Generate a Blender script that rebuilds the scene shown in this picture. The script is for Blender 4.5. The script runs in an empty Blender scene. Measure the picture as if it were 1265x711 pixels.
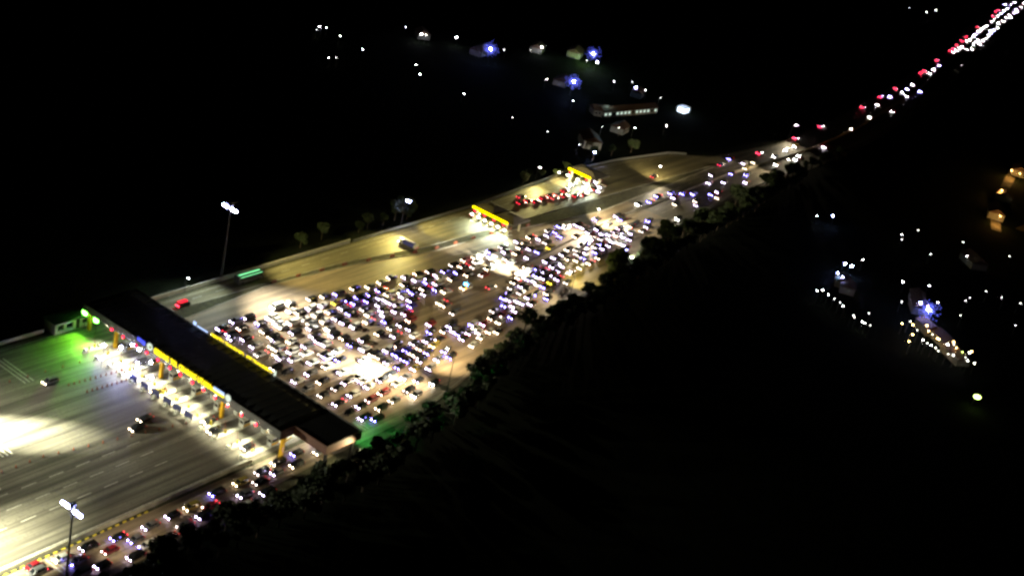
import bpy, math, random
from mathutils import Vector, Matrix
R = math.radians
scene = bpy.context.scene
col = scene.collection

# ---------------------------------------------------------------- camera
cd = bpy.data.cameras.new('camera'); cam = bpy.data.objects.new('camera', cd); col.objects.link(cam)
cd.sensor_width = 36; cd.lens = 36 * 1681.3 / 1265; cd.clip_start = 1; cd.clip_end = 9000
cam.matrix_world = Matrix(((.58483, .22567, -.77913, -300), (-.78258, .40967, -.46876, -245), (.2134, .88388, .41619, 207.14), (0, 0, 0, 1)))
scene.camera = cam

# ---------------------------------------------------------------- night sky
w = bpy.data.worlds.new('World'); scene.world = w; w.use_nodes = True
nt = w.node_tree; sk = nt.nodes.new('ShaderNodeTexSky'); sk.sky_type = 'NISHITA'; sk.sun_disc = False
sk.sun_elevation = R(-4); sk.sun_rotation = R(200)
nt.links.new(sk.outputs[0], nt.nodes['Background'].inputs[0]); nt.nodes['Background'].inputs[1].default_value = .004
vs = scene.view_settings; vs.view_transform = 'Standard'; vs.look = 'None'; vs.exposure = 0; vs.gamma = 1
cy = scene.cycles
cy.pixel_filter_type = 'GAUSSIAN'; cy.filter_width = 3.1
cy.max_bounces = 3; cy.diffuse_bounces = 2; cy.glossy_bounces = 2; cy.transmission_bounces = 2
cy.sample_clamp_indirect = 2; cy.sample_clamp_direct = 0; cy.use_light_tree = True
cy.caustics_reflective = False; cy.caustics_refractive = False
cy.use_denoising = True; cy.denoiser = 'OPENIMAGEDENOISE'; cy.denoising_input_passes = 'RGB_ALBEDO_NORMAL'
rnd = random.Random(7)

# ---------------------------------------------------------------- materials
def mat(name, c, rough=.7, metal=0, noise=0, scale=2, stretch=(1, 1, 1), bump=0, c2=None, coat=0, spec=.5, detail=5):
    m = bpy.data.materials.new(name); m.use_nodes = True; t = m.node_tree; b = t.nodes['Principled BSDF']
    b.inputs['Base Color'].default_value = (*c, 1); b.inputs['Roughness'].default_value = rough; b.inputs['Metallic'].default_value = metal
    b.inputs['Coat Weight'].default_value = coat; b.inputs['Specular IOR Level'].default_value = spec
    if noise:
        tc = t.nodes.new('ShaderNodeTexCoord'); mp = t.nodes.new('ShaderNodeMapping'); mp.inputs['Scale'].default_value = stretch
        nz = t.nodes.new('ShaderNodeTexNoise'); nz.inputs['Scale'].default_value = scale; nz.inputs['Detail'].default_value = detail
        t.links.new(tc.outputs['Object'], mp.inputs[0]); t.links.new(mp.outputs[0], nz.inputs[0])
        cr = t.nodes.new('ShaderNodeValToRGB'); k = c2 or tuple(x * (1 - noise) for x in c)
        cr.color_ramp.elements[0].position = .34; cr.color_ramp.elements[0].color = (*k, 1)
        cr.color_ramp.elements[1].position = .66; cr.color_ramp.elements[1].color = (*c, 1)
        t.links.new(nz.outputs[0], cr.inputs[0]); t.links.new(cr.outputs[0], b.inputs['Base Color'])
        if bump:
            bp = t.nodes.new('ShaderNodeBump'); bp.inputs['Strength'].default_value = bump
            t.links.new(nz.outputs[0], bp.inputs['Height']); t.links.new(bp.outputs[0], b.inputs['Normal'])
    return m
def emit(name, c, s, sampling='AUTO'):
    m = bpy.data.materials.new(name); m.use_nodes = True; t = m.node_tree; t.nodes.clear()
    e = t.nodes.new('ShaderNodeEmission'); e.inputs[0].default_value = (*c, 1); e.inputs[1].default_value = s
    o = t.nodes.new('ShaderNodeOutputMaterial'); t.links.new(e.outputs[0], o.inputs[0]); m.cycles.emission_sampling = sampling
    return m
def pavement(name, base, dark, wheel):
    '''worn paving: broad patches, fine grain, and lane streaks, part oil and tyre wear, part painted light bands'''
    m = mat(name, base, .6, spec=.35); t = m.node_tree; b = t.nodes['Principled BSDF']
    tc = t.nodes.new('ShaderNodeTexCoord')
    def nz(sc, st, det=4):
        mp = t.nodes.new('ShaderNodeMapping'); mp.inputs['Scale'].default_value = st
        n = t.nodes.new('ShaderNodeTexNoise'); n.inputs['Scale'].default_value = sc; n.inputs['Detail'].default_value = det
        t.links.new(tc.outputs['Object'], mp.inputs[0]); t.links.new(mp.outputs[0], n.inputs[0]); return n
    def mix(fac, a, c, lo, hi):
        r = t.nodes.new('ShaderNodeMapRange'); r.inputs['From Min'].default_value = lo; r.inputs['From Max'].default_value = hi
        t.links.new(fac, r.inputs[0]); x = t.nodes.new('ShaderNodeMix'); x.data_type = 'RGBA'
        t.links.new(r.outputs[0], x.inputs['Factor'])
        for s, v in ((6, a), (7, c)):
            if isinstance(v, tuple): x.inputs[s].default_value = (*v, 1)
            else: t.links.new(v, x.inputs[s])
        return x.outputs[2]
    o = mix(nz(.05, (1, 1, 1)).outputs[0], dark, base, .35, .65)
    o = mix(nz(1, (.012, .42, 1), 3).outputs[0], wheel, o, .36, .56)  # streaks: tyre wear, with bands of light put into the colour
    o = mix(nz(1, (.03, 1.3, 1), 3).outputs[0], wheel, o, .28, .5)
    o = mix(nz(1.6, (1, 1, 1), 6).outputs[0], tuple(x * .7 for x in dark), o, .3, .48)
    t.links.new(o, b.inputs['Base Color']); return m
M = dict(
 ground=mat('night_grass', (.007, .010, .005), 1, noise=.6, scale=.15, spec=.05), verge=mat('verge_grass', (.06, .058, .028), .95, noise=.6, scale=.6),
 asphalt=pavement('plaza_asphalt', (.18, .168, .14), (.115, .105, .085), (.05, .045, .038)),
 concrete=pavement('worn_concrete', (.36, .29, .205), (.26, .20, .14), (.14, .11, .08)),
 highway=pavement('highway_asphalt', (.19, .175, .14), (.13, .12, .10), (.07, .065, .055)),
 upper=pavement('ramp_concrete', (.24, .21, .13), (.17, .15, .09), (.10, .09, .055)),
 paint=mat('road_paint', (.62, .6, .54), .6, noise=.5, scale=1.5), kerb=mat('kerb_stone', (.42, .4, .34), .8, noise=.4, scale=.7, stretch=(.3, 1, 1)),
 kyel=mat('kerb_yellow', (.7, .55, .04), .6), kblk=mat('kerb_black', (.02, .02, .02), .6),
 barrier=mat('barrier_concrete', (.4, .37, .3), .8, noise=.45, scale=.4), dark=mat('dark_metal', (.03, .03, .032), .5, .6),
 roof=mat('canopy_roof_metal', (.008, .009, .010), .65, .2, noise=.6, scale=.35, stretch=(1, .2, 1)),
 fascia=mat('grey_fascia', (.12, .12, .12), .5, .1, noise=.25, scale=.5), brown=mat('brown_fascia', (.20, .10, .075), .6, noise=.2, scale=.6),
 ceil=mat('canopy_ceiling', (.42, .42, .38), .7), yellow=mat('yellow_paint', (.85, .48, .02), .4),
 white=mat('white_wall', (.62, .6, .52), .6, noise=.2, scale=.8), island=mat('island_concrete', (.5, .48, .4), .8, noise=.3, scale=1.2),
 booth=mat('booth_panel', (.6, .6, .52), .45, noise=.15, scale=2), navy=mat('navy_panel', (.03, .035, .12), .5), steel=mat('galvanised_steel', (.3, .31, .32), .45, .7, noise=.3, scale=3),
 rubber=mat('rubber', (.015, .015, .015), .85), glass=mat('dark_glass', (.012, .014, .018), .08, spec=.8), lens=mat('lens_plastic', (.5, .5, .5), .2),
 orange=mat('orange_plastic', (.25, .06, .025), .5), redp=mat('red_plastic', (.2, .03, .02), .4), paleleaf=mat('pale_leaf', (.3, .32, .34), .6, noise=.6, scale=.8), leaf=mat('tree_leaf', (.03, .05, .015), .7, noise=.6, scale=.8), bark=mat('tree_bark', (.05, .035, .025), .9, noise=.4, scale=4),
 tile=mat('roof_tile', (.13, .07, .05), .8, noise=.4, scale=1.5), plaster=mat('house_plaster', (.4, .38, .33), .8, noise=.3, scale=.6), cover=mat('blue_tarpaulin', (.05, .06, .4), .6, noise=.3, scale=2), browngrey=mat('weathered_roof', (.12, .105, .085), .7, noise=.35, scale=.4))
E_ = dict(lampd=emit('lamp_dim', (1, .96, .85), 22, 'NONE'),glow_point=emit('blue_glare', (.14, .17, 1), 4, 'NONE'),hot=emit('brake_light_distant', (1, .03, .08), 60, 'NONE'),  # the blue entry imitates lens glare, not a lamp
 warm=emit('headlight_warm', (1, .78, .56), 48), white=emit('headlight_white', (.76, .62, 1), 58), distant=emit('headlight_distant', (1, .93, .9), 170, 'NONE'), distblue=emit('headlight_distant_blue', (.45, .42, 1), 240, 'NONE'), soft=emit('headlight_soft', (1, .84, .8), 26), cool=emit('headlight_cool', (.22, .18, 1), 110), yel=emit('headlight_yellow', (1, .75, .05), 40),
 high=emit('headlight_high_beam', (1, .95, .85), 260), tail=emit('taillight_glow', (1, .03, .03), 1.5, 'NONE'), brake=emit('brake_light', (1, .03, .06), 12, 'NONE'),
 sign=emit('yellow_neon', (1, .78, .01), 2.4), bar=emit('yellow_tube', (1, .75, .0), 5), bluesign=emit('blue_sign', (.08, .1, 1), 1.5), whitesign=emit('white_sign', (.8, .9, .75), 1.1),
 bluewhite=emit('blue_white_sign', (.45, .6, 1), 1.6),
 green=emit('green_white_flood', (.16, 1, .08), 30, 'NONE'), red=emit('red_signal', (1, .01, .03), 14, 'NONE'), flood=emit('flood_lens', (.42, .44, 1), 260, 'NONE'), tube=emit('booth_tube', (.9, 1, .8), 34),
 lampw=emit('lamp_white', (1, .97, .9), 90, 'NONE'), lampb=emit('lamp_blue_white', (.35, .38, 1), 260, 'NONE'), lampo=emit('lamp_orange', (1, .62, .2), 60, 'NONE'), lampg=emit('lamp_green_yellow', (.62, .85, .2), 14, 'NONE'),
 beacon=emit('blue_beacon', (.05, .35, 1), 90), amber=emit('amber_beacon', (1, .35, .01), 40), win=emit('lit_window', (.8, 1, .85), .9, 'NONE'), winy=emit('lit_window_warm', (1, .7, .3), 2, 'NONE'), grn=emit('green_marker', (.25, 1, .4), 2.2, 'NONE'))
PAINT = dict(k=mat('paint_black', (.012, .012, .014), .25, .2, coat=.6), w=mat('paint_white', (.62, .62, .6), .3, coat=.5), g=mat('paint_silver_grey', (.22, .22, .24), .3, .5, coat=.5),
 r=mat('paint_maroon', (.22, .012, .02), .28, .2, coat=.6), u=mat('paint_blue', (.03, .03, .35), .3, .2, coat=.5), y=mat('paint_gold', (.5, .38, .08), .3, .3, coat=.5))
PAINT['v'] = PAINT['w']; PAINT['P'] = PAINT['w']; PAINT['b'] = PAINT['u']

# ---------------------------------------------------------------- mesh helpers
class MB:
    def __init__(s): s.v = []; s.f = []; s.m = []; s.cur = 0
    def add(s, vs, fs):
        n = len(s.v); s.v += [tuple(p) for p in vs]; s.f += [tuple(n + i for i in f) for f in fs]; s.m += [s.cur] * len(fs); return s
    def box(s, x0, x1, y0, y1, z0, z1, ix=0, iy=0):
        '''ix, iy: how far the top is drawn in'''
        return s.add([(x0, y0, z0), (x1, y0, z0), (x1, y1, z0), (x0, y1, z0), (x0 + ix, y0 + iy, z1), (x1 - ix, y0 + iy, z1), (x1 - ix, y1 - iy, z1), (x0 + ix, y1 - iy, z1)],
                     [(3, 2, 1, 0), (4, 5, 6, 7), (0, 1, 5, 4), (1, 2, 6, 5), (2, 3, 7, 6), (3, 0, 4, 7)])
    def tube(s, a, b, r0, r1=None, n=8):
        r1 = r0 if r1 is None else r1; a = Vector(a); b = Vector(b); d = (b - a).normalized(); u = d.orthogonal().normalized(); w_ = d.cross(u)
        vs = [a + (u * math.cos(2 * math.pi * i / n) + w_ * math.sin(2 * math.pi * i / n)) * r0 for i in range(n)] + [b + (u * math.cos(2 * math.pi * i / n) + w_ * math.sin(2 * math.pi * i / n)) * r1 for i in range(n)]
        return s.add(vs, [(i, (i + 1) % n, n + (i + 1) % n, n + i) for i in range(n)] + [tuple(range(n))[::-1], tuple(range(n, 2 * n))])
    def loft(s, rings):
        n = len(rings[0]); vs = [p for r in rings for p in r]; fs = []
        for k in range(len(rings) - 1):
            for i in range(n): fs.append((k * n + i, k * n + (i + 1) % n, (k + 1) * n + (i + 1) % n, (k + 1) * n + i))
        fs += [tuple(range(n))[::-1], tuple(range((len(rings) - 1) * n, len(rings) * n))]
        return s.add(vs, fs)
    def ball(s, c, rx, ry, rz, n=8, m=5):
        rings = []
        for k in range(1, m):
            a = math.pi * k / m; rings.append([(c[0] + rx * math.sin(a) * math.cos(2 * math.pi * i / n), c[1] + ry * math.sin(a) * math.sin(2 * math.pi * i / n), c[2] - rz * math.cos(a)) for i in range(n)])
        return s.loft(rings)
    def strip(s, pts, wl, wr, z):
        '''a flat ribbon along pts, from wl left of it to wr right of it'''
        L_, R_ = [], []
        for i, p in enumerate(pts):
            a = Vector(pts[max(i - 1, 0)]); b = Vector(pts[min(i + 1, len(pts) - 1)]); d = (b - a).normalized(); n = Vector((-d.y, d.x)); p = Vector(p)
            L_.append((*(p + n * wl), z)); R_.append((*(p - n * wr), z))
        k = len(pts); return s.add(L_ + R_, [(i, k + i, k + i + 1, i + 1) for i in range(k - 1)])
    def wall(s, pts, h, t0, t1, z0=0):
        '''a wall along pts, t0 thick at the foot and t1 at the top'''
        rings = []
        for i, p in enumerate(pts):
            a = Vector(pts[max(i - 1, 0)]); b = Vector(pts[min(i + 1, len(pts) - 1)]); d = (b - a).normalized(); n = Vector((-d.y, d.x)); p = Vector(p)
            rings.append([(*(p + n * t0 / 2), z0), (*(p - n * t0 / 2), z0), (*(p - n * t1 / 2), z0 + h), (*(p + n * t1 / 2), z0 + h)])
        return s.loft(rings)
    def mesh(s, name, mats):
        me = bpy.data.meshes.new(name); me.from_pydata(s.v, [], s.f)
        for m in (mats if isinstance(mats, (list, tuple)) else [mats]): me.materials.append(m)
        if isinstance(mats, (list, tuple)): me.polygons.foreach_set('material_index', s.m)
        me.update(); return me
    def build(s, name, mats, parent=None, loc=None, rz=0):
        return link(name, s.mesh(name, mats), parent, loc, rz)
def link(name, data, parent=None, loc=None, rz=0):
    o = bpy.data.objects.new(name, data); col.objects.link(o)
    if parent: o.parent = parent
    if loc: o.location = loc
    if rz: o.rotation_euler = (0, 0, rz)
    return o
def tag(o, label=None, cat=None, group=None, kind=None):
    if label: o['label'] = label
    if cat: o['category'] = cat
    if group: o['group'] = group
    if kind: o['kind'] = kind
    return o
def thing(name, label, cat, loc=(0, 0, 0), rz=0, group=None): return tag(link(name, None, None, loc, rz), label, cat, group)
def kids(o): return KIDS.get(o, [])
KIDS = {}
def note(root):
    for o in list(col.objects):
        if o.parent: KIDS.setdefault(o.parent, []).append(o)
def copy_tree(o, parent=None):
    c = o.copy(); col.objects.link(c)
    if parent: c.parent = parent
    for ch in o.children: copy_tree(ch, c)
    return c
ORD = 'first second third fourth fifth sixth seventh eighth ninth tenth eleventh twelfth thirteenth fourteenth fifteenth sixteenth seventeenth eighteenth nineteenth twentieth'.split()
TENS = ['', '', 'twenty', 'thirty', 'forty', 'fifty', 'sixty', 'seventy', 'eighty', 'ninety']
def ordn(i):
    n = i + 1
    if n <= 20: return ORD[i]
    if n >= 100: return 'hundred and ' + ordn(n - 101) if n > 100 else 'hundredth'
    t = TENS[n // 10]
    return t + '-' + ORD[n % 10 - 1] if n % 10 else t[:-1] + 'ieth'
def interp(P, x):
    for (a, b), (c, d) in zip(P, P[1:]):
        if x <= c: return b + (d - b) * max(0, (x - a)) / (c - a)
    return P[-1][1]

# ---------------------------------------------------------------- lamps that light the place
def spot(name, loc, tgt, power, c, ang, blend=1, size=.6):
    l = bpy.data.lights.new(name, 'SPOT'); l.energy = power; l.color = c; l.spot_size = R(ang); l.spot_blend = blend; l.shadow_soft_size = size
    o = bpy.data.objects.new(name, l); col.objects.link(o); o.location = loc
    o.rotation_euler = (Vector(tgt) - Vector(loc)).to_track_quat('-Z', 'Y').to_euler(); return o
def glow_point(name, loc, power, c, size=.3):
    l = bpy.data.lights.new(name, 'POINT'); l.energy = power; l.color = c; l.shadow_soft_size = size
    o = bpy.data.objects.new(name, l); col.objects.link(o); o.location = loc; return o

# ================================================================ the setting
MED = [(104, -2), (187, 6), (298, 9), (373, 6), (456, 9), (611, 27), (777, 56), (1003, 96), (1155, 114), (1500, 165), (2200, 250)]
def med(x): return interp(MED, x)
LEFT = [(-700, 43), (137, 43), (210, 48), (250, 46), (292, 39), (312, 26), (373, 19), (456, 23), (611, 41), (777, 69), (1003, 109), (1155, 127), (1500, 178), (2200, 263)]
RIGHT = [(-700, -57), (-160, -57), (-60, -50), (-8, -49), (15, -45), (53, -36), (130, -27), (186, -16), (277, -6), (373, -6), (456, -3), (611, 15), (777, 43), (1003, 83), (1155, 101), (1500, 152), (2200, 237)]
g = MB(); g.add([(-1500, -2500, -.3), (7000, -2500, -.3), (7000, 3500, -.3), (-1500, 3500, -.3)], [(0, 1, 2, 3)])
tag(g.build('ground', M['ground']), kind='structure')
def sheet(name, xs, up, lo, z, m):
    b = MB(); n = len(xs); b.add([(x, up(x), z) for x in xs] + [(x, lo(x), z) for x in xs], [(n + i, n + i + 1, i + 1, i) for i in range(n - 1)])
    return tag(b.build(name, m), kind='structure')
fr = lambda a, b, n: [a + (b - a) * i / n for i in range(n + 1)]
sheet('road_shoulder', fr(-700, 2200, 240), lambda x: interp(LEFT, x) + 1.5, lambda x: interp(RIGHT, x) - 3, -.10, M['verge'])
sheet('plaza_pavement', fr(-700, -45, 40), lambda x: 43, lambda x: -39, 0, M['asphalt'])
SEP = [(-45, 29), (8, 34), (46, 31), (84, 24), (120, 22), (187, 14), (298, 18.5), (320, 18)]
UPS = [(-45, 36), (8, 35.2), (46, 33.5), (84, 27.5), (120, 26), (208, 23), (300, 19.5), (320, 19)]
sheet('queue_pavement', fr(-45, 211, 60), lambda x: interp(SEP, x), lambda x: interp(RIGHT, x), 0, M['concrete'])
sheet('upper_ramp', fr(-45, 320, 80), lambda x: interp(LEFT, x), lambda x: interp(UPS, x), 0, M['upper'])
sheet('service_lane', fr(-700, -45, 60), lambda x: -40.6, lambda x: interp(RIGHT, x), 0, M['concrete'])
sheet('highway', fr(211, 2200, 160), lambda x: max(interp(SEP, x), interp(LEFT, x)) if x > 320 else interp(SEP, x), lambda x: interp(RIGHT, x), 0, M['highway'])
sheet('separator_verge', fr(-45, 320, 80), lambda x: interp(UPS, x), lambda x: interp(SEP, x) + .0, .06, M['verge'])
# the kerbs of the separator, and its painted edge lines
b = MB()
for P, off in ((UPS, .15), (SEP, -.15)): b.wall([(x, interp(P, x) + off) for x in fr(-45, 320, 70)], .22, .3, .25)
tag(b.build('kerb', M['kerb']), kind='structure')
b = MB()
for x0 in range(-330, -47, 8):                                   # broken lane lines
    for y in (-15.3, -26.3, -20.8 if x0 % 16 else None):
        if y is not None and x0 < -88: b.box(x0, x0 + 4.2, y - .1, y + .1, .004, .006)
b.box(-330, -68, -37.9, -37.7, .004, .006)
for x0, ya, yb in ((-118, -2, 12), (-129, -13, -1), (-93, 24, 38), (-30, -46, -40.8), (-134, -57, -41)):  # bands of rumble strips
    for k in range(3): b.box(x0 + k * 1.3, x0 + k * 1.3 + .35, ya, yb, .004, .006)
for off, d in ((-.9, 0), (.9, 0)):
    b.strip([(x, med(x) + off) for x in fr(104, 2000, 150)], .09, .09, .006)
for off in (4.3, 7.9, -4.3, -7.9):
    for x in range(215, 1500, 12): b.strip([(x, med(x) + off), (x + 4, med(x + 4) + off)], .09, .09, .006)
b.strip([(x, interp(LEFT, x) - 1.3) for x in fr(-330, 300, 60)], .08, .08, .006)
b.strip([(x, interp(RIGHT, x) + 1.0) for x in fr(0, 600, 80)], .08, .08, .006)
for x in range(-20, 300, 10): b.box(x, x + 4, 39.1, 39.3, .004, .006)
for k in range(5):
    for x in range(-330, -50, 9): b.box(x, x + 3.5, -44.5 - .0, -44.35, .004, .006) if k == 0 else None
tag(b.build('road_markings', M['paint']), kind='structure')
# the lower barrier with its black and yellow kerb
b = MB(); b.wall([(-330, -39.6), (-68, -39.2)], .95, .6, .25)
tag(b.build('concrete_barrier', M['barrier']), 'long pale concrete barrier between the empty plaza lanes and the service lane', 'barrier')
b = MB(); b2 = MB(); r_ = thing('painted_kerb', 'yellow and black painted kerb along the foot of the lower concrete barrier', 'kerb')
for i, x in enumerate(fr(-330, -105, 205)): (b if i % 2 else b2).box(x, x + 1.08, -40.55, -40.25, 0, .26)
b.build('yellow_blocks', M['kyel'], r_); b2.build('black_blocks', M['kblk'], r_)
# median wall
b = MB(); b.wall([(x, med(x)) for x in fr(106, 2100, 160)], .95, .7, .3)
tag(b.build('median_barrier', M['barrier']), 'pale concrete median barrier running up the middle of the queueing road', 'barrier')
# fences and low walls on the upper side
b = MB(); b.wall([(x, 44.6) for x in fr(-330, -72, 40)], 1.1, .35, .25); tag(b.build('boundary_wall', M['white']), 'low white wall along the upper edge of the empty plaza', 'wall')
b = MB(); b.wall([(x, interp(LEFT, x) + 1.2) for x in fr(-42, 60, 30)], 1.5, .35, .25); tag(b.build('boundary_wall', M['white']), 'pale low wall beside the upper ramp behind the toll canopy', 'wall')
b = MB(); b.wall([(x, interp(LEFT, x) + 1.2) for x in fr(62, 300, 50)], .9, .3, .2); tag(b.build('guard_rail', M['steel']), 'steel guard rail along the far yellow lit ramp', 'guard rail')
b = MB(); b.wall([(x, interp(RIGHT, x) - 1.2) for x in fr(20, 330, 60)], .8, .25, .15); tag(b.build('guard_rail', M['steel']), 'guard rail in front of the dark trees beside the queue', 'guard rail')

# ================================================================ the toll canopy
cn = thing('toll_canopy', 'long dark roofed toll canopy with yellow letters across the road', 'toll canopy', (-52, 0, 0))
b = MB()                                                    # local x: -10 exit side .. +9 approach side
b.box(-10, 9, -42.5, 40, 8.2, 8.9); b.box(-4.8, 9, -54.5, -42.5, 8.2, 8.9)
b.box(-9, 8, -41, 39, 8.9, 9.3, 3, 1)
for k in range(27): b.box(-9.2, 8.4, -40.5 + k * 3, -40.38 + k * 3, 8.9, 9.34)
b.build('roof', M['roof'], cn)
b = MB(); b.box(-10.25, -10, -42.6, 40.2, 6.9, 9.25); b.box(9, 9.2, -54.6, 40.2, 7.6, 9.2); b.box(-10, 9, 40, 40.2, 7.2, 9.2); b.build('fascia', M['fascia'], cn)
b = MB(); b.box(-5.05, -4.8, -54.7, -42.6, 6.7, 9.3); b.box(-10, -5.05, -42.75, -42.5, 6.7, 9.3); b.box(-4.8, 9, -54.7, -54.5, 6.7, 9.3); b.build('fascia', M['brown'], cn)
b = MB(); b.box(-9.9, 8.9, -42.4, 39.9, 8.0, 8.19); b.box(-4.7, 8.9, -54.4, -42.5, 8.0, 8.19); b.build('ceiling', M['ceil'], cn)
for y in (39.3, 27.2, 7, -18.5, -42):
    for x in (-8, 6.5):
        b = MB(); b.box(x - .45, x + .45, y - .45, y + .45, 0, 8.0)
        b.tube((x, y, 4.6), (x + (2.8 if x < 0 else -2.8), y, 8), .28, .28, 6); b.tube((x, y, 4.6), (x, y - 2.6, 8), .22, .22, 6); b.build('column', M['yellow'], cn)
for y in (-54,):
    for x in (-4, 6.5): b = MB(); b.box(x - .4, x + .4, y - .4, y + .4, 0, 8.0); b.build('column', M['dark'], cn)
def letters(txt, y0, y1, z, h, x, face, m, parent, name='sign_lettering'):
    '''a word standing on the roof edge from y0 to y1'''
    c = bpy.data.curves.new(name, 'FONT'); c.body = txt; c.size = 1; c.extrude = .05; c.offset = .015
    o = bpy.data.objects.new(name, c); col.objects.link(o); c.materials.append(m)
    bpy.context.view_layer.update()
    wd = o.dimensions.x; hh = .72; sx = abs(y1 - y0) / wd; sz = h / hh
    if face < 0: Mx = Matrix(((0, 0, -1, x), (-1, 0, 0, y0), (0, 1, 0, z), (0, 0, 0, 1)))
    else: Mx = Matrix(((0, 0, 1, x), (1, 0, 0, y0), (0, 1, 0, z), (0, 0, 0, 1)))
    me = bpy.data.meshes.new_from_object(o); me.transform(Mx @ Matrix.Diagonal((sx, sz, 1, 1))); bpy.data.objects.remove(o); me.name = name
    return link(name, me, parent)
for t, a, b_ in (('GERBANG', 8.4, 2.2), ('TOL', 1.4, -1.5), ('CIKARANG', -2.2, -9.4), ('UTAMA', -10, -15.6)): letters(t, a, b_, 8.3, 1.75, -10.45, -1, E_['sign'], cn)
for t, a, b_ in (('GERBANG', -18.9, -11.1), ('TOL', -10.6, -8.1), ('CIKARANG', -7.4, .6), ('UTAMA', 1.2, 6.9)): letters(t, a, b_, 8.3, 1.75, 9.35, 1, E_['sign'], cn)
def disc(y, z, r, x, m, name='round_emblem'):
    b = MB(); b.tube((x, y, z), (x - .12, y, z), r, r, 20); b.build(name, m, cn)
disc(10.3, 9.2, 1.15, -10.3, E_['whitesign']); disc(-22.2, 9.2, 1.05, -10.3, E_['whitesign'])
b = MB(); b.box(-10.5, -10.42, 9.6, 10.4, 8.9, 9.6); b.build('emblem_centre', mat('emblem_green', (.35, .4, .08), .6), cn)
b = MB(); b.box(-10.5, -10.3, 12.4, 13.6, 8.6, 9.8); b.box(-10.5, -10.3, 13.9, 15.6, 8.9, 9.9); b.build('blue_sign', E_['bluesign'], cn)
b = MB(); b.box(-10.45, -10.3, -20.6, -16.4, 9.1, 9.9); b.build('company_sign', E_['bluewhite'], cn)
b = MB(); b.box(-10.45, -10.3, -20.6, -16.2, 8.4, 9.0); b.box(-10.45, -10.3, -16.0, -15.8, 8.4, 9.6); b.build('yellow_strip', E_['sign'], cn)
b = MB(); b.box(9.3, 9.45, 8.2, 12.6, 8.4, 9.5); b.box(9.3, 9.45, 13.2, 14.4, 8.8, 10.2); b.build('company_sign', E_['bluewhite'], cn)
b = MB(); b.tube((9.3, -20.2, 8.6), (9.3, -20.2, 10.4), .35, .35, 8); b.build('company_sign', E_['whitesign'], cn)

# lane lights and signals under the fascia
SIG = [26.6, 21.5, 15.8, 11.1, 6.3, 1.1, -3.3, -8.3, -12.8, -17.6, -22.6, -28.1, -33.8]
LANES = [24.2, 18.8, 13.5, 8.7, 3.8, -1.2, -5.9, -10.6, -15.2, -20.1, -25.3, -30.9, -36.2]
for i, y in enumerate(SIG):
    t = thing('lane_signal', f'red lane signal on the canopy edge, {ordn(i)} from the green lit end', 'signal light', (-62.35, y, 7), 0, 'red lane signals on the canopy edge')
    b = MB(); b.box(-.12, .1, -.5, .5, -.5, .5); b.build('housing', M['dark'], t)
    b = MB(); b.ball((-.2, 0, 0), .18, .36, .36); b.build('lamp', E_['red'], t)
# islands with booths, barrier arms and bollards
ISL = [29.5, 24.2, 18.8, 13.6, 8.9, 4.0, -.8, -5.6, -10.3, -15.0, -20.0, -25.3, -31.0, -36.4]
def make_island():
    t = thing('toll_island', None, 'toll island', (0, 0, 0), 0, 'toll islands under the canopy')
    b = MB(); b.loft([[(x, -h, 0), (x, h, 0), (x, h * .9, .3), (x, -h * .9, .3)] for x, h in ((-15, .25), (-13.5, .85), (12, .85), (14.5, .25))]); b.build('island_base', M['island'], t)
    for x in (-12.6, -9.4, 10.5, 12.8):
        b = MB(); b.tube((x, 0, .3), (x, 0, 1.35), .16, .14, 8); b.build('bollard', M['dark'], t)
    for x in (-13.9, 13.4):
        b = MB(); b.box(x - .5, x + .5, -.6, .6, .3, 1.1, .15, .1); b.build('crash_block', M['booth'], t)
    return t
def make_booth():
    t = thing('toll_booth', None, 'toll booth', (0, 0, 0), 0, 'toll booths on the islands')
    b = MB(); b.box(-1.5, 1.5, -.8, .8, 0, 1.1); b.box(-1.5, 1.5, -.8, .8, 2.1, 2.5)
    for x in (-1.45, 1.3):
        for y in (-.8, .65): b.box(x, x + .15, y, y + .15, 1.1, 2.1)
    b.build('cabin', M['booth'], t)
    b = MB(); b.box(-1.42, 1.42, -.74, .74, 1.1, 2.1); b.build('window', M['glass'], t)
    b = MB(); b.box(-1.8, 1.8, -1.05, 1.05, 2.5, 2.68); b.build('roof', M['white'], t)
    b = MB(); b.box(-1.2, 1.2, -.86, -.82, .3, .9); b.build('stripe', M['yellow'], t)
    return t
def make_gate():
    t = thing('barrier_gate', None, 'barrier gate', (0, 0, 0), 0, 'lane barrier gates')
    b = MB(); b.box(-.2, .2, -.2, .2, 0, 1.1); b.build('cabinet', M['kyel'], t)
    b = MB(); b.tube((-.05, 0, .95), (-.05, .5, 3.9), .06, .05, 6); b.build('arm', M['redp'], t)
    return t
def make_light():
    t = thing('canopy_light', None, 'lamp', (0, 0, 0), 0, 'white lamps under the canopy edge')
    b = MB(); b.box(-.35, .35, -.9, .9, 0, .12); b.build('fitting', M['white'], t)
    b = MB(); b.box(-.28, .28, -.8, .8, -.06, -.01); b.build('tube', E_['tube'], t)
    return t
I0, B0, G0, C0 = make_island(), make_booth(), make_gate(), make_light()

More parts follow.
